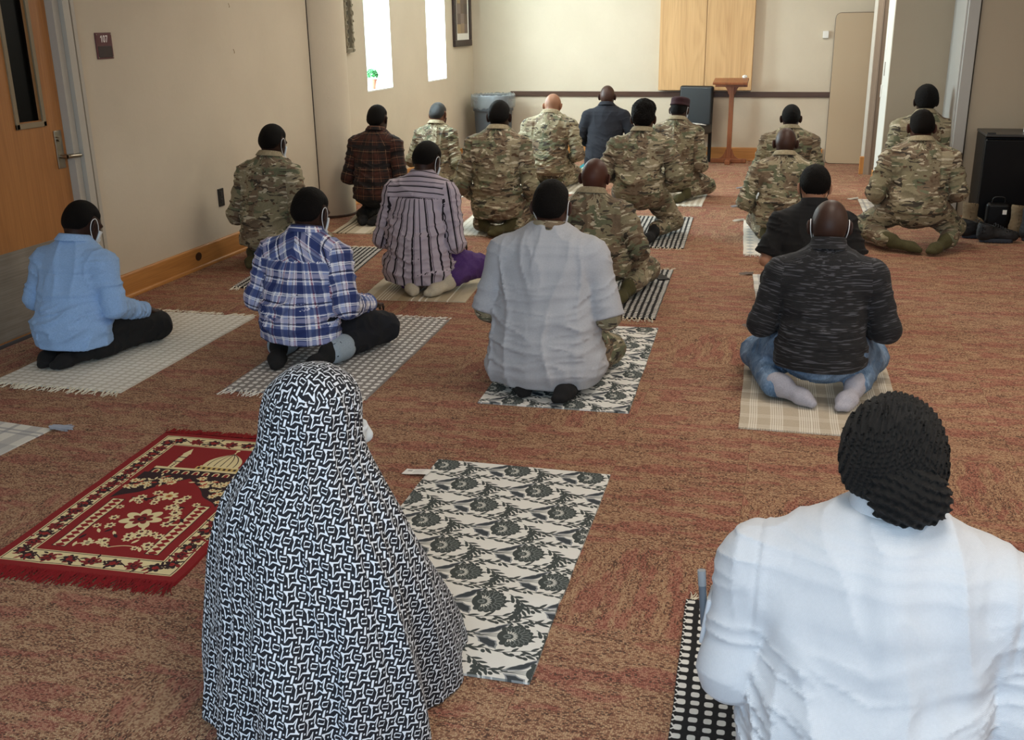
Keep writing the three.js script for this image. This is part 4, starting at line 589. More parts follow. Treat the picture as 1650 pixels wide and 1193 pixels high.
function rug(label, cx, cz, w, l, turn, mat, o = {}) {
  const g = thing('rug', label, 'rug', [cx, 0, cz], turn, 'prayer rugs on the carpet'), nx = 18, nz = 34, pos = [], uv = [], ix = [], r = rng(Math.round(cx * 100 + cz * 1000)), th = o.thick ?? 0.006;
  const top = (u, v) => th + 0.0015 + 0.0022 * n3(u * 3 + cx, v * 6 + cz, 1) + (o.wave ? o.wave(u, v) : 0), ex = (v) => 0.004 * n3(v * 7, cx * 3, cz), X = (u, v) => (u - 0.5) * w + ex(v) * (u < 0.5 ? 1 : -1), Z = (u, v) => (v - 0.5) * l;
  const ring = [];
  for (let j = 0; j <= nz; j++) for (let i = 0; i <= nx; i++) { const u = i / nx, v = j / nz; pos.push(X(u, v), top(u, v), Z(u, v)); uv.push(u, 1 - v); }
  for (let j = 0; j < nz; j++) for (let i = 0; i < nx; i++) { const a = j * (nx + 1) + i, b = a + nx + 1; ix.push(a, b, a + 1, a + 1, b, b + 1); }
  for (let i = 0; i <= nx; i++) ring.push(i); for (let j = 1; j <= nz; j++) ring.push(j * (nx + 1) + nx); for (let i = nx - 1; i >= 0; i--) ring.push(nz * (nx + 1) + i); for (let j = nz - 1; j >= 0; j--) ring.push(j * (nx + 1));
  let prev = -1, prevTop = -1; for (const id of ring) { const k = pos.length / 3; pos.push(pos[id * 3], pos[id * 3 + 1], pos[id * 3 + 2]); uv.push(uv[id * 2], uv[id * 2 + 1]); pos.push(pos[id * 3] * 1.002, Math.max(0.0005, pos[id * 3 + 1] - th - 0.003), pos[id * 3 + 2] * 1.001); uv.push(uv[id * 2], uv[id * 2 + 1]); if (prev >= 0) ix.push(prev, k, prev + 1, prev + 1, k, k + 1); prev = k; }
  const geo = new THREE.BufferGeometry(); geo.setAttribute('position', new THREE.Float32BufferAttribute(pos, 3)); geo.setAttribute('uv', new THREE.Float32BufferAttribute(uv, 2)); geo.setIndex(ix); geo.computeVertexNormals();
  part('weave', geo, mat, g);
  if (o.fringe) for (const s of [-1, 1]) {
    const out = [], [len, step, wd, bunch, ym] = o.fringe;
    for (let x = -w / 2 + step / 2; x < w / 2; x += step) { const n = bunch, a0 = s * Math.PI / 2 + (r() - 0.5) * 0.7; for (let k = 0; k < n; k++) strand(out, x + (r() - 0.5) * step * 0.3, s * (l / 2 - 0.003), a0 + (r() - 0.5) * 0.35, len * (0.75 + r() * 0.5), wd, r, th); }
    part('fringe', strandGeo(out), yarn[ym], g).userData.kind = 'stuff';
  }
  for (const [x, z, a] of o.tassels || []) { const out = []; for (let k = 0; k < 26; k++) strand(out, x + (r() - 0.5) * 0.012, z + (r() - 0.5) * 0.02, a + (r() - 0.5) * 0.5, 0.075 + r() * 0.02, 0.0028, r, 0.016 * r() + 0.004); part('tassel', strandGeo(out), yarn[o.tasselYarn || 'grey'], g); }
  return g;
}
const FR = [0.062, 0.024, 0.0026, 3, 'cream'];
rug('cream basket-weave rug with knotted fringe under the man in the light blue shirt', -3.42, -4.6, 0.72, 1.34, 0.02, RM.white, { fringe: FR });
rug('black and white checked rug with fringe under the soldier by the black wall socket', -3.33, -6.6, 0.7, 1.3, 0.14, RM.black, { fringe: FR });
rug('grey rug with white squares and fringe under the man in the blue plaid shirt', -2.25, -4.78, 0.72, 1.36, 0.04, RM.grey, { fringe: [0.06, 0.026, 0.0026, 3, 'white'] });
rug('pale rug with dark side stripes rumpled against the round column', -3.47, -8.45, 0.68, 1.3, 0.12, RM.stripeDark, { wave: (u, v) => 0.03 * Math.exp(-((u - 0.02) ** 2) / 0.02) * Math.exp(-((v - 0.42) ** 2) / 0.03) });
rug('tan rug with cream lengthwise stripes under the man in the striped shirt', -2.36, -6.5, 0.68, 1.32, 0.11, RM.stripe);
rug('off-white ribbed rug under the soldier kneeling beside the windows', -3.42, -10.3, 0.68, 1.15, 0.06, RM.rib, { fringe: [0.04, 0.03, 0.003, 2, 'white'] });
rug('cream basket-weave rug under the soldier who kneels upright between striped shirt and waste bin', -2.46, -8.56, 0.68, 1.3, 0.1, RM.white, { fringe: [0.035, 0.03, 0.003, 2, 'cream'] });
rug('plain off-white rug under the bald fair-skinned soldier', -2.52, -10.68, 0.7, 1.15, 0.03, RM.rib);
rug('teal prayer rug under the man in the navy suit', -2.2, -11.95, 0.68, 1.2, 0.02, RM.teal);
rug('white rug with charcoal flower print under the man in the grey tunic', -1.03, -4.88, 0.69, 1.34, 0.04, RM.floral);
rug('black and white checked rug with fringe and a black phone on it', -1.13, -6.36, 0.7, 1.26, 0.04, RM.black, { fringe: FR });
rug('black and white checked rug under the soldier with wavy black hair', -1.2, -8.37, 0.7, 1.3, 0.05, RM.black, { fringe: [0.05, 0.03, 0.0028, 3, 'cream'] });
rug('white ribbed rug with short fringe under the soldier in the maroon cap', -1.23, -10.2, 0.7, 1.15, 0.02, RM.rib, { fringe: [0.04, 0.024, 0.0026, 3, 'white'] });
rug('pale rug with corner tassels under the soldier in front of the leaning table', -0.19, -10.25, 0.68, 1.1, 0.02, RM.greyPlaid, { tassels: [[-0.34, 0.55, 2.8], [-0.34, -0.55, 3.4]] });
rug('white rug with grey diamonds and fringe under the bald dark-skinned soldier on the right', -0.06, -8.32, 0.7, 1.36, 0.06, RM.diamond, { fringe: [0.06, 0.03, 0.003, 3, 'white'], tassels: [[-0.35, -0.68, 3.2]], tasselYarn: 'white' });
rug('white and grey plaid rug with taupe corner tassels under the man in the black shirt', 0.12, -6.4, 0.68, 1.24, 0.08, RM.greyPlaid, { tassels: [[-0.34, 0.62, 2.9], [-0.34, -0.62, 3.5], [0.34, 0.62, 0.3], [0.34, -0.62, -0.3]], tasselYarn: 'taupe' });
rug('beige plaid rug under the man in the charcoal sweater', 0.14, -4.84, 0.68, 1.34, 0.03, RM.plaid, { fringe: [0.012, 0.01, 0.0016, 1, 'cream'] });
rug('white rug with tassels at its corners between the partition and the kneeling soldiers', 0.86, -9.72, 0.62, 1.16, 0.03, RM.greyPlaid, { tassels: [[-0.31, -0.58, 3.5], [-0.31, 0.58, 2.8], [0.31, 0.58, 0.1], [0.36, 0.57, 0.2]], tasselYarn: 'white' });
rug('red prayer rug woven with a domed mosque and a cream flower border', -2.16, -2.98, 0.68, 1.14, 0.06, RM.prayer, { thick: 0.009, fringe: [0.06, 0.0055, 0.0026, 2, 'red'], wave: (u, v) => 0.006 * Math.exp(-((v - 0.98) ** 2) / 0.001) * (0.5 + n3(u * 9, 2, 3)) });
const fl = rug('white rug with charcoal flower print and a paper tag lying beside the red rug', -0.95, -2.88, 0.69, 1.34, 0.02, RM.floral, { wave: (u, v) => 0.012 * Math.exp(-((v - 0.68 - u * 0.03) ** 2) / 0.0012) });
{ const tag = part('paper_tag', (() => { const g = new THREE.PlaneGeometry(0.11, 0.05, 8, 2), p = g.attributes.position; for (let i = 0; i < p.count; i++) p.setZ(i, 0.004 + 0.006 * Math.sin(p.getX(i) * 28)); g.rotateX(-Math.PI / 2); g.rotateY(-0.12); return g; })(), std({ map: canvasTex(256, 128, (g, W, H) => { g.fillStyle = '#e9e7e2'; g.fillRect(0, 0, W, H); g.fillStyle = '#a9a6a2'; g.fillRect(28, 24, 44, 34); for (let i = 0; i < 6; i++) g.fillRect(92, 24 + i * 13, 120 - (i * 17) % 40, 4); }), roughness: 0.8, side: THREE.DoubleSide }), fl, 'white printed paper care tag'); tag.position.set(-0.385, 0.006, -0.53); }
rug('white rug with grey stripes and a grey corner tassel beside the wall by the door', -3.44, -2.84, 0.7, 1.28, -0.06, RM.greyPlaid, { tassels: [[0.35, -0.64, -0.45]] });
rug('black rug with white squares under the woman in the white shirt', 0.14, -2.1, 0.7, 1.3, 0.05, RM.black, { fringe: [0.05, 0.04, 0.0026, 6, 'cream'] });
// ---------- the congregation ----------
const GP = 'people kneeling in rows', camoMan = { group: GP, seam: 1, collar: 'fold', collarMat: C.tanCollar };
const DARK = '#3a241c', DARK2 = '#472c21', DARK3 = '#311e17';
person('man in a light blue shirt and black trousers kneeling by the wooden door', { x: -3.58, z: -4.36, face: -6, top: 0.815, s: 1.0, tilt: 30, hair: 'buzz', skin: DARK3, shirtName: 'shirt', shirtMat: C.blue, collar: 'fold', pantsMat: C.black, sockMat: C.sockBlack, hem: 0.1, W: 0.215, B: 0.205, D: 1.05, wr: 0.85, yoke: 0.61, pleat: 0.01, seed: 2, leanZ: 0.0, group: GP, wrist: [[-0.16, 0.27, -0.26], [0.19, 0.2, -0.3]], elbow: [[-0.25, 0.36, 0], [0.25, 0.34, -0.02]] });
person('man in camouflage uniform with a flag patch kneeling below the black wall socket', { ...camoMan, x: -3.66, z: -6.62, face: -6, top: 0.985, s: 1.04, tilt: 18, hair: 'short', skin: DARK3, W: 0.205, B: 0.195, seed: 5, extra: (g, k) => { const m = part('flag_patch', bbox(0.062, 0.04, 0.004, 0.001), std({ map: canvasTex(124, 80, (c) => { for (let i = 0; i < 7; i++) { c.fillStyle = i & 1 ? '#d9cdb6' : '#a8503c'; c.fillRect(0, i * 11.5, 124, 12); } c.fillStyle = '#4a4a52'; c.fillRect(70, 0, 54, 40); }), roughness: 0.9 }), g, 'faded red and white flag patch'); const s = k.sh[1]; m.position.set(s[0] + 0.072, s[1] - 0.06, s[2] + 0.03); m.rotation.set(0, 1.15, 0.1); } });
person('man in a blue and white plaid shirt and dark rolled jeans', { x: -2.41, z: -4.63, face: -7, top: 0.87, s: 1.03, tilt: 20, hair: 'short', skin: DARK3, shirtName: 'shirt', shirtMat: C.bluePlaid, collar: 'fold', pantsMat: C.darkDenim, sockMat: C.sockBlack, hem: 0.12, W: 0.215, B: 0.2, yoke: 0.63, yokeTurn: 1, seed: 8, group: GP, cuff: 1, cuffMat: cloth(heather([150, 164, 176], 26, 270), 5), ankle: [[-0.12, 0.075, 0.06], [0.2, 0.08, 0.06]], toe: [[-0.02, 0.035, 0.24], [0.16, 0.04, 0.24]], knee: [[-0.16, 0.095, -0.38], [0.26, 0.1, -0.33]], wrist: [[-0.16, 0.27, -0.26], [0.2, 0.23, -0.3]] });
person('man in a dark brown plaid shirt kneeling beside the round column', { x: -3.54, z: -8.3, face: -4, top: 0.99, s: 0.98, tilt: 10, hair: 'short', skin: DARK3, shirtName: 'shirt', shirtMat: C.brownPlaid, collar: 'fold', pantsMat: C.black, sockMat: C.sockBlack, hem: 0.22, hipY: 0.3, W: 0.21, B: 0.185, D: 0.95, seed: 9, group: GP, mask: false, wr: 0.8 });
person('man in a lilac shirt with black stripes and purple trousers', { x: -2.34, z: -6.16, face: -5, top: 0.935, s: 1.0, tilt: 30, turn: 8, hair: 'short', skin: DARK3, shirtName: 'shirt', shirtMat: C.stripe, collar: 'none', pantsMat: C.purple, sockMat: C.sockCream, hem: 0.065, hipY: 0.22, W: 0.21, B: 0.215, D: 1.05, yoke: 0.615, seed: 11, group: GP, blouse: 0.01, ankle: [[-0.06, 0.07, 0.08], [0.25, 0.1, 0.04]], toe: [[0.06, 0.035, 0.24], [0.15, 0.035, 0.23]], knee: [[-0.2, 0.1, -0.36], [0.32, 0.13, -0.2]] });
person('man in camouflage uniform with glossy black hair kneeling beside the windows', { ...camoMan, x: -3.6, z: -10.0, face: -5, top: 0.885, s: 0.98, tilt: 18, hair: 'short', hairMat: new THREE.MeshStandardMaterial({ color: '#0d0d10', roughness: 0.38, bumpMap: rep(texHair, 9), bumpScale: 0.003 }), skin: '#7d523e', maskMat: maskBlack, W: 0.195, seed: 13 });
person('tall man in camouflage uniform and short black hair in front of the waste bin', { ...camoMan, x: -2.38, z: -8.08, face: 3, top: 1.05, s: 1.07, tilt: 14, skin: DARK3, mask: false, W: 0.21, B: 0.185, seed: 17, hem: 0.13, toe: [[0.05, 0.035, 0.2], [0.0, 0.035, 0.23]], ankle: [[-0.12, 0.08, 0.08], [0.14, 0.08, 0.04]], elbow: [[-0.275, 0.35, 0.03], [0.265, 0.36, 0.03]], wrist: [[-0.2, 0.23, -0.2], [0.19, 0.25, -0.22]] });
person('bald fair-skinned man in camouflage uniform with head bowed low', { ...camoMan, x: -2.51, z: -10.38, face: -2, top: 0.95, s: 1.06, tilt: 40, hair: 'bald', skin: '#8e644c', mask: false, W: 0.23, B: 0.2, D: 1.1, seed: 19, hem: 0.18, leanZ: -0.03, elbow: [[-0.28, 0.36, 0], [0.3, 0.36, 0.02]] });
person('bald man in a navy suit jacket kneeling ahead of the rows', { x: -2.15, z: -11.62, face: 2, top: 0.965, s: 1.04, tilt: 14, hair: 'bald', skin: DARK, mask: false, shirtName: 'suit_jacket', shirtMat: C.navy, collar: 'fold', pantsMat: C.navy, sockMat: C.sockBlack, hem: 0.08, W: 0.215, B: 0.205, seed: 23, wr: 0.5, group: GP, elbow: [[-0.28, 0.39, 0.0], [0.3, 0.4, 0.0]] });
person('man in a pale grey short-sleeved tunic over camouflage sleeves', { x: -1.1, z: -4.5, face: 0, top: 0.96, s: 1.0, tilt: 12, hair: 'short', skin: DARK2, shirtName: 'tunic', shirtMat: C.grey, collar: 'crew', collarMat: C.camo, pantsMat: C.camo, sockMat: C.sockBlack, hem: 0.05, W: 0.235, B: 0.25, D: 1.12, armR: 1.12, seed: 29, sleeveCut: 0.29, underMat: C.camo, group: GP, blouse: 0.02, wr: 0.5, vfold: 1.4, hipY: 0.25, toe: [[-0.05, 0.035, 0.22], [0.12, 0.04, 0.27]], ankle: [[-0.12, 0.075, 0.03], [0.18, 0.09, 0.08]], knee: [[-0.2, 0.1, -0.36], [0.24, 0.1, -0.34]], elbow: [[-0.28, 0.36, 0], [0.29, 0.36, 0]] });
person('bald man in camouflage uniform behind the grey tunic beside a black phone', { ...camoMan, x: -1.18, z: -6.24, face: -4, top: 0.845, s: 1.03, tilt: 22, hair: 'bald', skin: '#4a2a20', mask: false, W: 0.215, B: 0.19, seed: 31, leanX: -0.07, ankle: [[-0.12, 0.075, 0.03], [0.21, 0.09, 0.04]], toe: [[-0.03, 0.035, 0.225], [0.17, 0.035, 0.27]], knee: [[-0.18, 0.095, -0.39], [0.22, 0.1, -0.36]] });
person('man in camouflage uniform with wavy black hair kneeling high off his heels', { ...camoMan, x: -1.21, z: -8.02, face: -2, top: 1.045, s: 1.02, tilt: 12, hair: 'wavy', skin: '#4e3024', mask: false, W: 0.212, B: 0.178, seed: 37, hem: 0.37, hipY: 0.4, wr: 1.3, sockMat: C.sockBlack, knee: [[-0.2, 0.1, -0.3], [0.22, 0.1, -0.3]], ankle: [[-0.2, 0.08, 0.02], [0.14, 0.09, 0.02]], toe: [[-0.2, 0.035, 0.2], [0.1, 0.035, 0.24]], elbow: [[-0.27, 0.4, 0.0], [0.27, 0.4, 0.0]] });
person('man in camouflage uniform wearing a maroon cap', { ...camoMan, x: -1.17, z: -9.95, face: -4, top: 0.955, s: 1.0, tilt: 18, turn: 8, hair: 'buzz', skin: DARK, W: 0.21, seed: 41, hem: 0.2, ankle: [[-0.12, 0.075, 0.03], [0.16, 0.09, 0.03]], toe: [[-0.03, 0.035, 0.225], [0.06, 0.035, 0.23]], knee: [[-0.18, 0.095, -0.39], [0.27, 0.1, -0.32]],
  extra: (g, k) => { const f = (x, y, z) => smax(smax(headSolid(x * 0.97, Math.min(y, 0.05), z * 0.97) - 0.012, y - 0.118 + (x * x + z * z) * 1.6, 0.018), 0.034 - y - z * 0.1, 0.004); part('cap', isoGeo(isoMesh(f, [-0.12, -0.04, -0.13], [0.12, 0.15, 0.14], 0.006, 2.2), boxChart, boxChartUV), C.maroon, g, 'round maroon cap').applyMatrix4(k.hm); } });
person('man in camouflage uniform with short black hair in front of the leaning table', { ...camoMan, x: -0.13, z: -10.08, face: 1, top: 0.88, s: 1.03, tilt: 16, skin: DARK, hair: 'short', mask: false, W: 0.22, B: 0.195, seed: 43 });
person('bald dark-skinned man in camouflage uniform on the rug with grey diamonds', { ...camoMan, x: -0.13, z: -8.16, face: 2, top: 0.86, s: 1.0, tilt: 20, hair: 'bald', skin: '#3c261e', mask: false, W: 0.21, B: 0.187, seed: 47, elbow: [[-0.275, 0.34, 0.02], [0.26, 0.36, 0]], wrist: [[-0.2, 0.22, -0.2], [0.17, 0.26, -0.25]] });
person('man in a black short-sleeved shirt with black face mask straps', { x: 0.09, z: -6.16, face: 5, top: 0.83, s: 1.0, tilt: 20, hair: 'fade', skin: '#a87a60', maskMat: maskBlack, shirtName: 't_shirt', shirtMat: C.black, collar: 'crew', pantsMat: C.black, sockMat: C.sockBlack, hem: 0.14, W: 0.2, B: 0.19, sleeveCut: 0.2, seed: 53, group: GP });
person('man in a charcoal heathered sweater, faded jeans and grey socks', { x: 0.14, z: -4.66, face: 1, top: 0.885, s: 1.0, tilt: 14, hair: 'bald', skin: '#38251e', shirtName: 'sweater', shirtMat: C.knit, collar: 'turtle', pantsMat: C.denim, sockMat: C.sockGrey, hem: 0.16, W: 0.218, B: 0.2, armR: 1.06, wr: 0.4, seed: 3, group: GP, toe: [[-0.02, 0.035, 0.2], [0.1, 0.035, 0.235]], ankle: [[-0.19, 0.075, 0.11], [0.17, 0.085, 0.05]], knee: [[-0.28, 0.1, -0.3], [0.25, 0.1, -0.32]], elbow: [[-0.265, 0.36, 0.0], [0.27, 0.36, 0.0]] });
person('man in camouflage uniform with tall black hair kneeling against the partition', { ...camoMan, x: 1.0, z: -9.72, face: 3, top: 1.065, s: 1.06, tilt: 6, hair: 'afro', skin: DARK3, mask: false, W: 0.215, B: 0.185, seed: 59, knee: [[-0.18, 0.095, -0.36], [0.16, 0.095, -0.36]] });
person('man in camouflage uniform with knees spread wide and olive socks', { ...camoMan, x: 0.83, z: -8.1, face: 4, top: 1.0, s: 1.06, tilt: 16, hair: 'short', hairMat: hairBrown, skin: '#4a2c22', mask: false, W: 0.22, B: 0.187, seed: 61, hem: 0.27, hipY: 0.31, knee: [[-0.32, 0.11, -0.2], [0.31, 0.11, -0.24]], ankle: [[-0.2, 0.085, 0.12], [0.22, 0.085, 0.1]], toe: [[0.02, 0.035, 0.21], [0.08, 0.035, 0.26]], elbow: [[-0.28, 0.36, 0.03], [0.265, 0.37, 0.02]], wrist: [[-0.22, 0.24, -0.14], [0.2, 0.26, -0.18]] });
// woman in the white shirt, braided hair gathered in a bun
person('woman in a white shirt with braided black hair in a low bun', {
  x: 0.22, z: -1.98, face: -3, top: 0.885, s: 1.02, tilt: 16, turn: -3, hair: 'bald', skin: '#2c1a14', mask: true, shirtName: 'shirt', shirtMat: C.white, collar: 'stand', pantsMat: C.black, sockMat: C.sockBlack, hem: 0.08, W: 0.272, B: 0.25, D: 1.25, armR: 1.24, shDrop: 0.03, armSeam: 0.246, vfold: 1.6, wr: 0.5, cell: 0.0085, seed: 67, yoke: 0, elbow: [[-0.275, 0.33, 0.02], [0.275, 0.33, 0.02]], wrist: [[-0.22, 0.22, -0.22], [0.2, 0.22, -0.25]],
  extra: (g, k) => {
    const braidMat = new THREE.MeshStandardMaterial({ map: rep(texHairCol, 10), bumpMap: rep(texHair, 14), bumpScale: 0.003, roughness: 0.72 });
    const bunC = [0.026, -0.046, 0.118];
    const cap = (x, y, z) => { const up = y - hairline(z) - 0.004, t = sstep(-0.004, 0.03, up), a = Math.atan2(x - bunC[0], 0.16 - (z - 0.02) * 0.2 + y * 0.4), row = Math.sin((x * 1 - y * 0.25) * 560 + Math.sin(y * 160) * 0.35), knot = Math.sin(y * 620 + z * 620 + Math.floor((x - y * 0.25) * 560 / 6.283) * 2.1); const th = mix(-0.004, 0.026, t) + t * (0.0021 * row + 0.0014 * knot + 0.003 * n3(x * 24, y * 24, z * 24)); return headSolid(x * 0.97, y * 0.97, z) - th + (up < -0.01 ? (-0.01 - up) * 0.5 : 0); };
    part('hair', isoGeo(isoMesh(cap, [-0.125, -0.12, -0.145], [0.125, 0.165, 0.16], 0.0038, 2.4), boxChart, boxChartUV), braidMat, g, 'rows of black braids').applyMatrix4(k.hm);
    const eb = ell([0, 0, 0], [0.078, 0.062, 0.058]);
    const bun = (x, y, z) => { x -= bunC[0]; y -= bunC[1]; z -= bunC[2]; const rr = Math.hypot(x, y * 1.25), an = Math.atan2(y, x), sp = Math.sin((y * 1.1 + x * 0.35) * 330 + Math.sin(x * 46) * 1.5), tw = Math.sin(x * 420 + sp * 2 + y * 160); return eb(x, y, z) - 0.003 * sp - 0.0016 * tw - 0.004 * n3(x * 40, y * 40, z * 40); };
    part('hair_bun', isoGeo(isoMesh(bun, [-0.08, -0.135, 0.02], [0.125, 0.035, 0.19], 0.0042, 2.6), boxChart, boxChartUV), braidMat, g, 'coiled bun of braids').applyMatrix4(k.hm);
    // pen pocket on the left sleeve
    const s = k.sh[0], e = k.el[0], p = [mix(s[0], e[0], 0.3), mix(s[1], e[1], 0.3), mix(s[2], e[2], 0.3)];
    const pk = part('sleeve_pocket', bbox(0.012, 0.11, 0.075, 0.005), C.white, g); pk.position.set(p[0] - 0.088, p[1] - 0.06, p[2] - 0.01); pk.rotation.set(0, 0, -0.12);
  },
});
// ---------- woman in the patterned veil ----------
const texVeil = canvasTex(660, 496, (g, W, H) => {                    // one motif, 0.053 x 0.041 m: bars, dots and arrow-ended strokes turning round a dot
  g.fillStyle = '#0d101b'; g.fillRect(0, 0, W, H); g.scale(2, 2);
  const rot = ([x, y]) => { const a = -0.17; return [x * Math.cos(a) - y * Math.sin(a), x * Math.sin(a) + y * Math.cos(a)]; };
  const poly = (p, c = '#dfe4ec') => { g.fillStyle = c; g.beginPath(); p.map(rot).forEach(([x, y], i) => i ? g.lineTo(x, y) : g.moveTo(x, y)); g.closePath(); g.fill(); };
  const line = (a, b, w) => { const [x0, y0] = rot(a), [x1, y1] = rot(b); g.strokeStyle = '#dfe4ec'; g.lineWidth = w; g.beginPath(); g.moveTo(x0, y0); g.lineTo(x1, y1); g.stroke(); };
  const dot = (p, r, c) => { const [x, y] = rot(p); g.fillStyle = c; g.beginPath(); g.arc(x, y, r, 0, 7); g.fill(); };
  for (let j = -1; j <= 2; j++) for (let i = -1; i <= 2; i++) {
    g.save(); g.translate(i * 330 - 60, j * 248 + 60);
    line([-62, -14], [-84, 126], 20); line([66, -118], [44, 20], 20); line([-116, -88], [20, -54], 21); line([-26, 66], [106, 100], 21);
    poly([[-116, -88], [-52, -68], [-66, 0]]); poly([[106, 104], [40, 84], [52, 14]]); poly([[68, -122], [28, -46], [8, -60]]); poly([[-86, 132], [-36, 60], [-14, 72]]);
    line([104, -28], [200, 0], 17); line([98, 38], [192, 66], 17); poly([[92, -20], [116, -26], [98, 34]]); poly([[206, 0], [188, 66], [178, 60]]);
     dot([0, 0], 15, '#dfe4ec'); dot([84, 160], 14, '#dfe4ec'); dot([200, 143], 14, '#dfe4ec'); line([152, 100], [136, 206], 34); g.restore();
  }
});
{
  const X = -1.098, Z = -2.06, g = thing('person', 'woman wrapped in a black and white geometric print veil', 'person', [X, 0.009, Z], -4 * Math.PI / 180); g.scale.set(1, 0.962, 1);
  // height, half width, depth ahead, depth behind, centre x, centre z
  const K = [[0.0, 0.284, 0.46, 0.3, 0.036, 0.02], [0.1, 0.28, 0.43, 0.28, 0.034, 0.02], [0.2, 0.274, 0.38, 0.26, 0.028, 0.02], [0.32, 0.264, 0.3, 0.232, 0.014, 0.01], [0.42, 0.25, 0.245, 0.208, 0.0, 0.0], [0.5, 0.23, 0.21, 0.187, -0.01, -0.008], [0.56, 0.206, 0.185, 0.17, -0.016, -0.014], [0.61, 0.176, 0.165, 0.15, -0.018, -0.024], [0.65, 0.147, 0.15, 0.134, -0.018, -0.036], [0.69, 0.127, 0.138, 0.125, -0.018, -0.048], [0.74, 0.12, 0.133, 0.122, -0.017, -0.058], [0.8, 0.117, 0.13, 0.118, -0.015, -0.066], [0.84, 0.103, 0.12, 0.104, -0.015, -0.07], [0.87, 0.08, 0.095, 0.085, -0.015, -0.072], [0.89, 0.05, 0.06, 0.056, -0.015, -0.073], [0.898, 0.018, 0.02, 0.02, -0.015, -0.073], [0.899, 0.001, 0.001, 0.001, -0.015, -0.073]];
  const at = (y) => { let i = 0; while (i < K.length - 2 && y > K[i + 1][0]) i++; const t = clamp((y - K[i][0]) / (K[i + 1][0] - K[i][0])); return K[i].map((v, k) => mix(v, K[i + 1][k], t)); };
  const ys = []; for (let y = 0; y < 0.838; y += 0.0085) ys.push([y, 0]); ys.push([0.84, 0], [0.84, 1]); for (const t of [0.848, 0.856, 0.863, 0.87, 0.877, 0.883, 0.888, 0.892, 0.895, 0.8975, 0.899]) ys.push([t, 1]);
  const n = 220, pos = [], uv = [], ix = []; let run = 0, lastY = 0, lastZ = null;
  ys.forEach(([y, cap], j) => {                                      // the crown has its own cloth chart, so that the print does not gather at the top
    const a = [at(y - 0.012), at(y), at(y + 0.012)], q = y < 0.02 || y > 0.88 ? a[1] : a[1].map((v, k) => (a[0][k] + 2 * v + a[2][k]) / 4), low = sstep(0.62, 0.1, y), hi = sstep(0.64, 0.72, y);
    const zb = q[5] + q[3]; if (lastZ !== null) run += Math.hypot(y - lastY, zb - lastZ); lastY = y; lastZ = zb;
    let arc = 0, pxp = 0, pzp = 0; const o0 = uv.length;
    for (let i = 0; i <= n; i++) {
      const t = i / n * Math.PI * 2 + Math.PI, s = Math.sin(t), c = Math.cos(t);                 // seam at the front
      const f = 0.040 * low * (Math.abs(Math.sin(t * 3.1 + 0.6 + y * 0.7)) - 0.5) + 0.017 * low * Math.sin(t * 11 + y * 3 + 2 * n3(s * 2, y * 2, c * 2)) + 0.012 * (1 - hi) * n3(s * 3.2, y * 3, c * 3.2 + 5) + 0.010 * Math.max(0, 1 - Math.abs(n3(s * 4.5 + 2, y * 2.2 + s, c * 4.5)) * 4) * (1 - hi * 0.4) * sstep(0.87, 0.84, y);
      const x = q[4] + s * (q[1] + f), z = q[5] + c * ((c > 0 ? q[3] : q[2]) + f);
      if (i) arc += Math.hypot(x - pxp, z - pzp); pxp = x; pzp = z; pos.push(x, y, z); uv.push(cap ? x - q[4] : arc, cap ? 0.9 + (0.036 - z) * 1.05 : run);
    }
    for (let i = 0; i <= n; i++) { const o = o0 + i * 2, U = cap ? uv[o] * 1.06 : uv[o] - arc / 2, V = uv[o + 1]; uv[o] = U * 0.985 - V * 0.174; uv[o + 1] = U * 0.174 + V * 0.985; }
  });
  for (let j = 0; j < ys.length - 1; j++) if (ys[j][0] !== ys[j + 1][0]) for (let i = 0; i < n; i++) { const a = j * (n + 1) + i, b = a + n + 1; ix.push(a, a + 1, b, b, a + 1, b + 1); }
  const geo = new THREE.BufferGeometry(); geo.setAttribute('position', new THREE.Float32BufferAttribute(pos, 3)); geo.setAttribute('uv', new THREE.Float32BufferAttribute(uv, 2)); geo.setIndex(ix); geo.computeVertexNormals();
  { const k = ys.findIndex((v, i) => i && v[0] === ys[i - 1][0]), N = geo.attributes.normal; for (let i = 0; i <= n; i++) { const p = (k - 1) * (n + 1) + i, r = k * (n + 1) + i, v = new THREE.Vector3(N.getX(p) + N.getX(r), N.getY(p) + N.getY(r), N.getZ(p) + N.getZ(r)).normalize(); N.setXYZ(p, v.x, v.y, v.z); N.setXYZ(r, v.x, v.y, v.z); } }
  // body inside: head, neck, trunk and folded legs; the face looks out of the veil's opening
  const trunk = [ell([0.0, 0.3, 0.0], [0.18, 0.29, 0.14]), ell([-0.02, 0.52, -0.02], [0.165, 0.12, 0.1]), cone([-0.12, 0.1, 0.0], [-0.12, 0.1, -0.28], 0.085, 0.07), cone([0.12, 0.1, 0.0], [0.12, 0.1, -0.28], 0.085, 0.07), cone([0, 0.6, -0.03], [-0.01, 0.72, -0.06], 0.055, 0.05)];
  const inner = isoGeo(isoMesh((x, y, z) => { let d = 1; for (const t of trunk) d = smin(d, t(x, y, z), 0.05); return smax(d, 0.005 - y, 0.005); }, [-0.32, 0, -0.5], [0.34, 0.76, 0.24], 0.016, 2), boxChart, boxChartUV);
  const hm = new THREE.Matrix4().makeTranslation(-0.017, 0.752, -0.085).multiply(new THREE.Matrix4().makeRotationFromEuler(new THREE.Euler(-0.16, -0.66, 0, 'YXZ')));
  part('body', mergeGeometries([inner, headGeo.clone().scale(0.84, 0.9, 0.95).applyMatrix4(hm)]), skin('#4a2f24'), g);
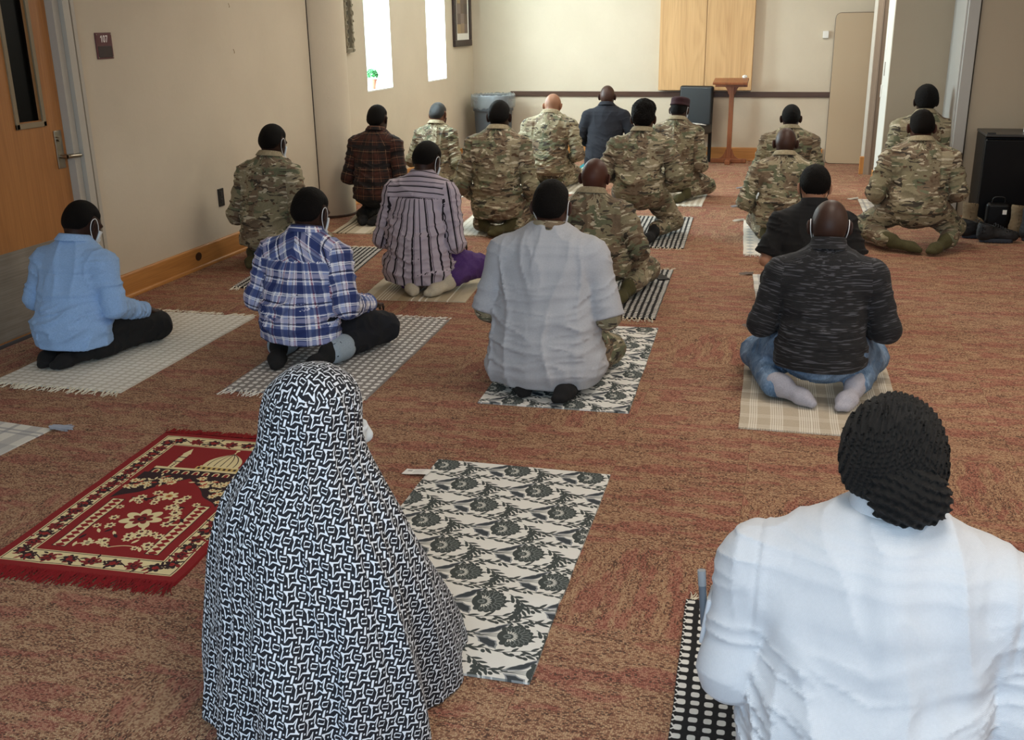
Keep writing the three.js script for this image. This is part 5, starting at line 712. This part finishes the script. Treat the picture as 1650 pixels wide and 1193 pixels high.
  const veil = part('veil', geo, new THREE.MeshPhysicalMaterial({ map: rep(texVeil, 1 / 0.053, 1 / 0.041), roughness: 0.8, sheen: 0.4, sheenRoughness: 0.5, sheenColor: new THREE.Color(0.5, 0.55, 0.6), side: THREE.DoubleSide, bumpMap: rep(texWeave, 14), bumpScale: 0.0003 }), g);
  const hm2 = hm.clone().multiply(new THREE.Matrix4().makeTranslation(0, -0.006, -0.026)); const mk = part('face_mask', maskGeo, maskMat, g); mk.applyMatrix4(hm2);
}

// ---------- furniture and small things ----------
{ // round waste bin with a clear liner
  const g = thing('waste_bin', 'round dark grey plastic waste bin with a clear liner in the corner', 'waste bin', [-3.76, 0, -12.66]);
  part('barrel', lathe([[0.0, 0.01], [0.205, 0.01], [0.21, 0.03], [0.222, 0.3], [0.236, 0.6], [0.25, 0.6], [0.252, 0.63], [0.244, 0.635], [0.246, 0.74], [0.268, 0.742], [0.27, 0.775], [0.262, 0.78], [0.252, 0.778], [0.24, 0.7], [0.21, 0.05], [0, 0.05]], 64), std({ color: '#4b5158', roughness: 0.55 }), g);
  const pos = [], ix = [], n = 96, prf = [[0.262, 0.64], [0.274, 0.66], [0.277, 0.72], [0.276, 0.785], [0.27, 0.8], [0.256, 0.79], [0.24, 0.7]];
  prf.forEach(([r, y], j) => { for (let i = 0; i <= n; i++) { const a = i / n * Math.PI * 2, q = Math.cos(a) * 3, w = 0.012 * n3(Math.cos(a) * 9, Math.sin(a) * 9, j * 0.7) + 0.004 * n3(q * 9, Math.sin(a) * 30, j * 1.5); pos.push(Math.cos(a) * (r + Math.abs(w) * 0.5), y + (j < 2 || j === 4 ? w * 1.6 : w * 0.4), Math.sin(a) * (r + Math.abs(w) * 0.5)); } });
  for (let j = 0; j < prf.length - 1; j++) for (let i = 0; i < n; i++) { const a = j * (n + 1) + i, b = a + n + 1; ix.push(a, b, a + 1, a + 1, b, b + 1); }
  const lg = new THREE.BufferGeometry(); lg.setAttribute('position', new THREE.Float32BufferAttribute(pos, 3)); lg.setIndex(ix); lg.computeVertexNormals();
  part('liner', lg, new THREE.MeshPhysicalMaterial({ color: '#d8dfe4', transmission: 0.78, roughness: 0.25, thickness: 0, side: THREE.DoubleSide }), g, 'clear plastic bin liner folded over the rim');
}
{ // oak wall cabinet with two doors
  const g = thing('wall_cabinet', 'wide oak wall cabinet with two plain doors above the rail', 'cabinet', [-1.2, 0.83, BACK]);
  part('body', bbox(1.1, 1.2, 0.075, 0.004, 0, 0.6, 0.04), M.oak, g);
  part('door', bbox(0.546, 1.19, 0.02, 0.003, -0.276, 0.6, 0.09), M.oak, g); part('door', bbox(0.546, 1.19, 0.02, 0.003, 0.276, 0.6, 0.09), std({ map: (() => { const t = rep(texOak, 1.5, 0.55); t.offset.set(0.43, 0.2); return t; })(), roughness: 0.45 }), g);
}
{ // lectern
  const g = thing('lectern', 'slim reddish wooden lectern on one post with a flat cross foot', 'lectern', [-0.86, 0, -12.78]);
  part('desk', bbox(0.39, 0.028, 0.3, 0.006, 0, 0.955, 0), M.cherry, g); g.children[0].rotation.x = 0.12; g.children[0].position.set(0, 0.01, 0.114);
  part('desk_apron', bbox(0.37, 0.06, 0.02, 0.004, 0, 0.92, 0.14), M.cherry, g);
  part('post', bbox(0.055, 0.87, 0.05, 0.006, 0, 0.475, 0), M.cherry, g);
  const br = (s, y0, dir) => { const q = new THREE.Shape(); q.moveTo(0, 0); q.lineTo(0.09, 0); q.quadraticCurveTo(0.03, -0.015 * dir, 0.012, -0.1 * dir); q.lineTo(0, -0.11 * dir); const e = new THREE.ExtrudeGeometry(q, { depth: 0.024, bevelEnabled: true, bevelSize: 0.003, bevelThickness: 0.003, bevelSegments: 1 }); e.translate(0.026, y0, -0.012); if (s < 0) e.rotateY(Math.PI); return e; };
  for (const s of [1, -1]) { part('bracket', br(s, 0.905, 1), M.cherry, g); part('foot_bracket', br(s, 0.052, -1), M.cherry, g); }
  part('foot', bbox(0.42, 0.05, 0.06, 0.008, 0, 0.026, 0), M.cherry, g); part('foot', bbox(0.06, 0.046, 0.36, 0.008, 0, 0.024, 0.02), M.cherry, g);
  const t = new THREE.IcosahedronGeometry(0.028, 3), p = t.attributes.position; for (let i = 0; i < p.count; i++) { const k = 1 + 0.35 * n3(p.getX(i) * 60, p.getY(i) * 60, p.getZ(i) * 60); p.setXYZ(i, p.getX(i) * k, p.getY(i) * k * 0.7, p.getZ(i) * k); } t.computeVertexNormals();
  single('crumpled_tissue', 'small white crumpled tissue on top of the lectern', 'tissue', t, M.white, [-0.72, 1.0, -12.74]);
}
{ // black upholstered chair
  const leather = new THREE.MeshPhysicalMaterial({ color: '#0d0e11', roughness: 0.45, clearcoat: 0.15, clearcoatRoughness: 0.4 }), g = thing('side_chair', 'black leather dining chair with a tall padded back beside the lectern', 'chair', [-1.33, 0, -12.68], -0.25);
  part('seat', bbox(0.44, 0.11, 0.44, 0.03, 0, 0.40, 0.02, 4), leather, g);
  const b = bbox(0.42, 0.56, 0.065, 0.028, 0, 0, 0, 4); const p = b.attributes.position; for (let i = 0; i < p.count; i++) { p.setZ(i, p.getZ(i) + 0.02 * Math.cos(p.getX(i) * 6) - 0.06 * (p.getY(i) + 0.28) ** 2); } b.computeVertexNormals();
  part('backrest', b, leather, g).position.set(0, 0.61, -0.2);
  for (const [x, z] of [[-0.19, 0.2], [0.19, 0.2], [-0.19, -0.2], [0.19, -0.2]]) part('leg', bbox(0.036, 0.36, 0.036, 0.004, x, 0.18, z), M.black, g);
  const pg = single('open_booklet', 'small white open booklet lying on the black chair seat', 'booklet', merge([bbox(0.12, 0.006, 0.17, 0.002, -0.062, 0.012, 0).rotateZ(0.12), bbox(0.12, 0.006, 0.17, 0.002, 0.062, 0.012, 0).rotateZ(-0.12)]), M.white, [-1.27, 0.4615, -12.6], 0.4);
}
{ // folding table on its side, leaning on the back wall
  const W = 0.74, Ht = 1.68, r = 0.06, s = new THREE.Shape(); s.moveTo(r, 0); s.lineTo(W - r, 0); s.quadraticCurveTo(W, 0, W, r); s.lineTo(W, Ht - r); s.quadraticCurveTo(W, Ht, W - r, Ht); s.lineTo(r, Ht); s.quadraticCurveTo(0, Ht, 0, Ht - r); s.lineTo(0, r); s.quadraticCurveTo(0, 0, r, 0);
  const g = thing('folding_table', 'tan folding table stood on end against the back wall', 'table', [0.255, 0.006, -12.92]); g.rotation.x = -0.03;
  part('table_top', new THREE.ExtrudeGeometry(s, { depth: 0.024, bevelEnabled: true, bevelSize: 0.002, bevelThickness: 0.002, bevelSegments: 2 }), std({ color: '#b8a387', roughness: 0.55 }), g);
  const e = part('edge_band', new THREE.TubeGeometry(new THREE.CatmullRomCurve3(s.getPoints(10).slice(0, -1).map((q) => new THREE.Vector3(q.x, q.y, 0.012)), true, 'catmullrom', 0.01), 220, 0.009, 6, true), std({ color: '#4d3d31', roughness: 0.6 }), g, 'dark brown edge band');
  part('folded_leg', merge([tube([[0.12, 0.2, -0.018], [0.12, 1.4, -0.018]], 0.012, 4, 8), tube([[W - 0.12, 0.2, -0.018], [W - 0.12, 1.4, -0.018]], 0.012, 4, 8)]), M.steel, g);
}
single('thermostat', 'small white square thermostat on the back wall beside the leaning table', 'thermostat', bbox(0.065, 0.08, 0.03, 0.006), M.white, [0.155, 1.455, BACK + 0.0155]);
{ // potted plant on the sill
  const g = thing('potted_plant', 'small bushy green plant in a pink clay pot on the window sill', 'plant', [LEFT - 0.085, 1.03, -9.92]);
  part('pot', lathe([[0, 0], [0.034, 0], [0.045, 0.075], [0.05, 0.075], [0.051, 0.095], [0.045, 0.095], [0.042, 0.08], [0, 0.08]], 32), std({ color: '#c98a72', roughness: 0.8 }), g, 'pink clay pot');
  const r = rng(91), list = [], base = new THREE.SphereGeometry(0.013, 6, 5); base.scale(1, 0.35, 0.7);
  for (let i = 0; i < 260; i++) { const q = base.clone(), a = r() * 6.283, b = Math.acos(1 - r() * 1.5), R = 0.062 * (0.75 + r() * 0.3); q.rotateZ(r() * 2 - 1); q.rotateY(r() * 6.3); q.translate(Math.cos(a) * Math.sin(b) * R, 0.135 + Math.cos(b) * R * 0.9, Math.sin(a) * Math.sin(b) * R); list.push(q); }
  const fo = part('foliage', merge(list), std({ color: '#2f7a3c', roughness: 0.6 }), g, 'dense small green leaves'); fo.userData.kind = 'stuff';
}
{ // framed picture
  const g = thing('framed_picture', 'dark wooden framed picture of brown and grey colour blocks in a white mat', 'picture', [LEFT, 1.37, -12.56]);
  const w = 0.66, h = 0.86, fr = std({ color: '#2a1712', roughness: 0.4 });
  for (const [a, b, y, z] of [[0.075, w, 0.0375, 0], [0.075, w, h - 0.0375, 0]]) part('frame', bbox(0.035, a, b, 0.008, 0.018, y, z), fr, g); for (const s of [-1, 1]) part('frame', bbox(0.035, h - 0.15, 0.075, 0.008, 0.018, h / 2, s * (w / 2 - 0.0375)), fr, g);
  part('mat', plainBox(0.012, h - 0.14, w - 0.14, 0.012, h / 2, 0), M.white, g);
  part('artwork', (() => { const q = new THREE.PlaneGeometry(w - 0.26, h - 0.28); q.rotateY(Math.PI / 2); q.translate(0.0195, h / 2 + 0.01, 0); return q; })(), std({ map: canvasTex(256, 384, (c, W, H) => { const r = rng(95), cols = ['#6d5c4e', '#7a6a63', '#97826a', '#5e5049', '#86766e', '#a8916f', '#6f5f58']; c.fillStyle = '#6d5c52'; c.fillRect(0, 0, W, H); for (let j = 0; j < 5; j++) for (let i = 0; i < 3; i++) { c.fillStyle = cols[Math.floor(r() * 7)]; c.fillRect(i * W / 3 + r() * 10, j * H / 5 + r() * 10, W / 3, H / 5); } }), roughness: 0.6 }), g);
}
{ // ornate carved frame seen edge on beside the column
  const g = thing('ornate_mirror', 'carved silver framed mirror hung beside the round column', 'mirror', [LEFT, 1.4, -9.16]);
  const silver = new THREE.MeshStandardMaterial({ color: '#8f8672', roughness: 0.5, metalness: 0.4 }), H = 0.8, w = 0.17;
  for (const s of [-1, 1]) part('frame', bbox(0.05, H, 0.035, 0.012, 0.025, H / 2, s * (w / 2 - 0.018)), silver, g); for (const y of [0.02, H - 0.02]) part('frame', bbox(0.05, 0.04, w, 0.012, 0.025, y, 0), silver, g);
  part('glass', plainBox(0.008, H - 0.08, w - 0.07, 0.012, H / 2, 0), new THREE.MeshStandardMaterial({ color: '#c8ccce', metalness: 1, roughness: 0.06 }), g);
  const r = rng(97), list = []; for (let i = 0; i < 20; i++) { const q = new THREE.TorusGeometry(0.016 + r() * 0.008, 0.006, 8, 14, 4.6); q.rotateY(Math.PI / 2); q.rotateX(r() * 6.3); q.translate(0.05, 0.03 + i * (H - 0.06) / 19, (i & 1 ? 1 : -1) * (w / 2 - 0.02)); list.push(q); } part('carving', merge(list), silver, g, 'carved silver scrolls');
}
{ // room sign, socket, hooks
  const g = thing('room_sign', 'maroon room sign with white number 107 beside the door frame', 'sign', [LEFT, 1.545, -5.63]);
  part('plate', bbox(0.008, 0.152, 0.155, 0.003, 0.004, 0, 0), std({ color: '#561a20', roughness: 0.4 }), g);
  part('number', (() => { const q = new THREE.PlaneGeometry(0.13, 0.065); q.rotateY(Math.PI / 2); q.translate(0.0088, 0.042, -0.0); return q; })(), std({ map: canvasTex(256, 128, (c, W, H) => { c.fillStyle = '#561a20'; c.fillRect(0, 0, W, H); c.fillStyle = '#ece6e2'; c.font = 'bold 110px sans-serif'; c.textAlign = 'center'; c.textBaseline = 'middle'; c.save(); c.translate(W / 2, H / 2); c.scale(0.8, 1); c.fillText('107', 0, 4); c.restore(); }), roughness: 0.5 }), g, 'white number 107');
  part('insert', bbox(0.002, 0.066, 0.13, 0.001, 0.009, -0.034, 0), std({ color: '#26090f', roughness: 0.25 }), g);
  for (const [y, z] of [[0.066, 0.067], [0.066, -0.067], [-0.066, 0.067], [-0.066, -0.067]]) part('screw', (() => { const q = new THREE.CylinderGeometry(0.003, 0.003, 0.003, 10); q.rotateZ(Math.PI / 2); q.translate(0.009, y, z); return q; })(), M.nickel, g);
  const s = thing('wall_socket', 'black plastic wall socket above the baseboard', 'socket', [LEFT, 0.45, -6.76]);
  part('cover', bbox(0.008, 0.13, 0.075, 0.003, 0.004, 0, 0), M.black, s); for (const y of [0.028, -0.028]) part('receptacle', bbox(0.004, 0.036, 0.03, 0.002, 0.009, y, 0), std({ color: '#1c1c1e', roughness: 0.4 }), s);
  for (const [y, z] of [[1.47, -7.14], [1.79, -7.13]]) single('picture_hook', 'tiny bare picture hook left in the tan wall', 'hook', tube([[0, 0.014, 0], [0.006, 0.008, 0.004], [0.008, -0.008, 0], [0.002, -0.014, -0.004]], 0.0022, 12, 6), M.tan, [LEFT + 0.003, y, z], 0, 'bare hooks in the left wall');
}
{ // notices on the white return wall
  single('wall_notice', 'upright white paper notice on the white return wall', 'notice', plainBox(0.002, 0.26, 0.2, 0, 0, 0), M.white, [0.7092, 1.47, -11.12]);
  single('light_switch', 'small steel switch plate below the paper notice', 'switch', bbox(0.004, 0.13, 0.075, 0.002), M.steel, [0.708, 1.16, -11.05]);
  single('key_hook', 'small white wall box under the steel switch plate', 'wall box', bbox(0.012, 0.12, 0.06, 0.003), M.white, [0.704, 0.94, -11.2]);
}
{ // refrigerator
  const g = thing('mini_refrigerator', 'black mini refrigerator standing against the partition', 'refrigerator', [1.66, 0, -9.33]), bl = new THREE.MeshPhysicalMaterial({ color: '#050506', roughness: 0.35, specularIntensity: 0.35 });
  part('body', bbox(0.52, 0.7, 0.46, 0.012, 0, 0.37, -0.02), bl, g); part('door', bbox(0.52, 0.68, 0.05, 0.012, 0, 0.365, 0.24), bl, g); part('top_panel', bbox(0.525, 0.022, 0.5, 0.006, 0, 0.732, 0), std({ color: '#2b2a28', roughness: 0.35 }), g); part('hinge_cover', bbox(0.06, 0.014, 0.04, 0.003, -0.22, 0.748, 0.22), M.black, g);
  for (const x of [-0.2, 0.2]) part('foot', (() => { const q = new THREE.CylinderGeometry(0.02, 0.022, 0.025, 16); q.translate(x, 0.0125, 0.16); return q; })(), M.black, g);
  const t = thing('paper_box', 'small white box with a tan label on the refrigerator', 'box', [1.79, 0.744, -9.22]); part('carton', bbox(0.18, 0.085, 0.12, 0.006, 0, 0.0425, 0), M.white, t); part('label', plainBox(0.05, 0.04, 0.002, 0.0, 0.04, 0.0605), M.tan, t);
  const st = thing('side_table', 'tan wooden side table edge beside the refrigerator', 'table', [1.93, 0, -8.82]); part('table_top', bbox(0.4, 0.032, 0.4, 0.014, 0, 0.43, 0), std({ color: '#c9b391', roughness: 0.5 }), st); for (const [x, z] of [[0.15, -0.15], [0.15, 0.15], [-0.1, -0.15], [-0.1, 0.15]]) part('leg', bbox(0.03, 0.415, 0.03, 0.004, x, 0.2075, z), M.black, st);
}
{ // shoes by the refrigerator
  const shoe = (shaft, seed) => {
    const solid = (x, y, z, o) => { const toe = ell([0.0, 0.045, -0.085], [0.045 - o, 0.045 - o, 0.06 - o]), mid = cone([0, 0.05, -0.06], [0, 0.06, 0.06], 0.042 - o, 0.04 - o), heel = ell([0, 0.055, 0.075], [0.038 - o, 0.055 - o, 0.045 - o]); let d = smin(smin(toe(x, y, z), mid(x, y, z), 0.02), heel(x, y, z), 0.03); const sh = cone([0, 0.07, 0.06], [0, 0.08 + shaft, 0.065], 0.042 - o, 0.05 - o); return smin(d, sh(x, y, z), 0.035); };
    const f = (x, y, z) => { let d = solid(x, y, z, 0) - 0.003 * Math.max(0, n3(x * 40 + seed, y * 60, z * 40)); d = smax(d, -(solid(x, y, z, 0.007) + (y < 0.06 ? 0.05 : 0)), 0.003); d = smax(d, y - (0.075 + shaft) - z * 0.25, 0.004); return smax(d, 0.014 - y, 0.003); };
    const sole = (x, y, z) => { const w = 0.036 + 0.012 * Math.cos((z + 0.05) * 14), dz = Math.abs(z + 0.005) - 0.105; let d = Math.max(Math.abs(x) - w, dz); if (dz > -0.04) d = Math.hypot(Math.max(0, Math.abs(x) - w + 0.035), Math.max(0, dz + 0.035)) - 0.035; d = smax(d, Math.abs(y - 0.0155) - 0.0135 + (Math.sin(z * 260) > 0.2 && y < 0.012 ? 0.004 : 0), 0.004); return d; };
    const bx = [[-0.09, 0, -0.16], [0.09, 0.14 + shaft, 0.15]];
    const rope = []; for (let k = 0; k < 5; k++) rope.push(tube([[-0.025, 0.083 + k * 0.006 * (1 + shaft * 8), -0.05 + k * 0.016], [0, 0.094 + k * 0.0065 * (1 + shaft * 8), -0.055 + k * 0.016], [0.025, 0.083 + k * 0.006 * (1 + shaft * 8), -0.05 + k * 0.016]], 0.0028, 8, 5));
    return { upper: isoGeo(isoMesh(f, bx[0], bx[1], 0.006, 2), boxChart, boxChartUV), sole: isoGeo(isoMesh(sole, bx[0], [0.09, 0.06, 0.15], 0.005, 2), boxChart, boxChartUV), laces: merge(rope) };
  };
  const low = shoe(0.03, 3), high = shoe(0.12, 7), put = (kind, name, label, x, z, turn, um, sm, lm, s = 1.15) => { const g = thing(name, label, 'shoe', [x, 0, z], turn, 'shoes left beside the refrigerator'); g.scale.setScalar(s); part('upper', kind.upper, um, g); part('sole', kind.sole, sm, g); part('laces', kind.laces, lm, g); return g; };
  const blk = std({ color: '#131417', roughness: 0.7 }), navy = std({ color: '#222a36', roughness: 0.7 }), tan = std({ color: '#6e5e47', roughness: 0.95 }), brown = std({ color: '#4a3d2e', roughness: 0.9 });
  put(low, 'sneaker', 'black sneaker lying nearest the carpet edge of the shoe pile', 1.46, -8.46, -1.45, blk, navy, blk); put(low, 'sneaker', 'black sneaker with dark blue sole behind its mate', 1.35, -8.61, -1.35, blk, navy, blk);
  put(high, 'desert_boot', 'tan suede boot standing behind the black sneakers', 1.34, -8.84, -0.5, tan, brown, brown); put(high, 'desert_boot', 'tan suede boot with open collar next to the refrigerator door', 1.69, -8.78, -0.6, tan, brown, brown);
  put(high, 'work_boot', 'black laced boot beside the side table', 1.74, -8.5, -2.6, blk, navy, blk);
  const bag = thing('black_bag', 'glossy black bag with a small white label in front of the refrigerator', 'bag', [1.54, 0, -8.985]); part('body', (() => { const q = bbox(0.18, 0.22, 0.08, 0.03, 0, 0.11, 0, 5), p = q.attributes.position; for (let i = 0; i < p.count; i++) p.setZ(i, p.getZ(i) * (1 + 0.2 * n3(p.getX(i) * 12, p.getY(i) * 12, 2))); q.computeVertexNormals(); return q; })(), new THREE.MeshPhysicalMaterial({ color: '#060607', roughness: 0.4, specularIntensity: 0.5 }), bag); part('label', plainBox(0.03, 0.036, 0.002, 0.045, 0.15, 0.048), M.white, bag); part('handle', tube([[-0.05, 0.215, 0], [-0.035, 0.26, 0.01], [0.035, 0.26, 0.01], [0.05, 0.215, 0]], 0.006, 20, 6), M.black, bag);
}
single('phone', 'black phone lying on the checked rug', 'phone', bbox(0.075, 0.009, 0.15, 0.004), M.black, [-0.86, 0.014, -6.75], 0.5);
{ const g = thing('pen', 'grey capped pen tucked in the white sleeve pocket', 'pen', [0, 0, 0]); const b = new THREE.CylinderGeometry(0.0085, 0.0085, 0.11, 20); part('barrel', b, std({ color: '#5d6670', roughness: 0.35 }), g); const c = new THREE.CylinderGeometry(0.0092, 0.0092, 0.035, 20); c.translate(0, 0.06, 0); part('cap', c, new THREE.MeshPhysicalMaterial({ color: '#b9c0c6', transmission: 0.5, roughness: 0.25, thickness: 0 }), g, 'clear grey cap'); g.position.set(-0.14, 0.43, -2.02); g.rotation.z = 0.1; g.rotation.x = -0.1; }
renderer.render(scene, camera);
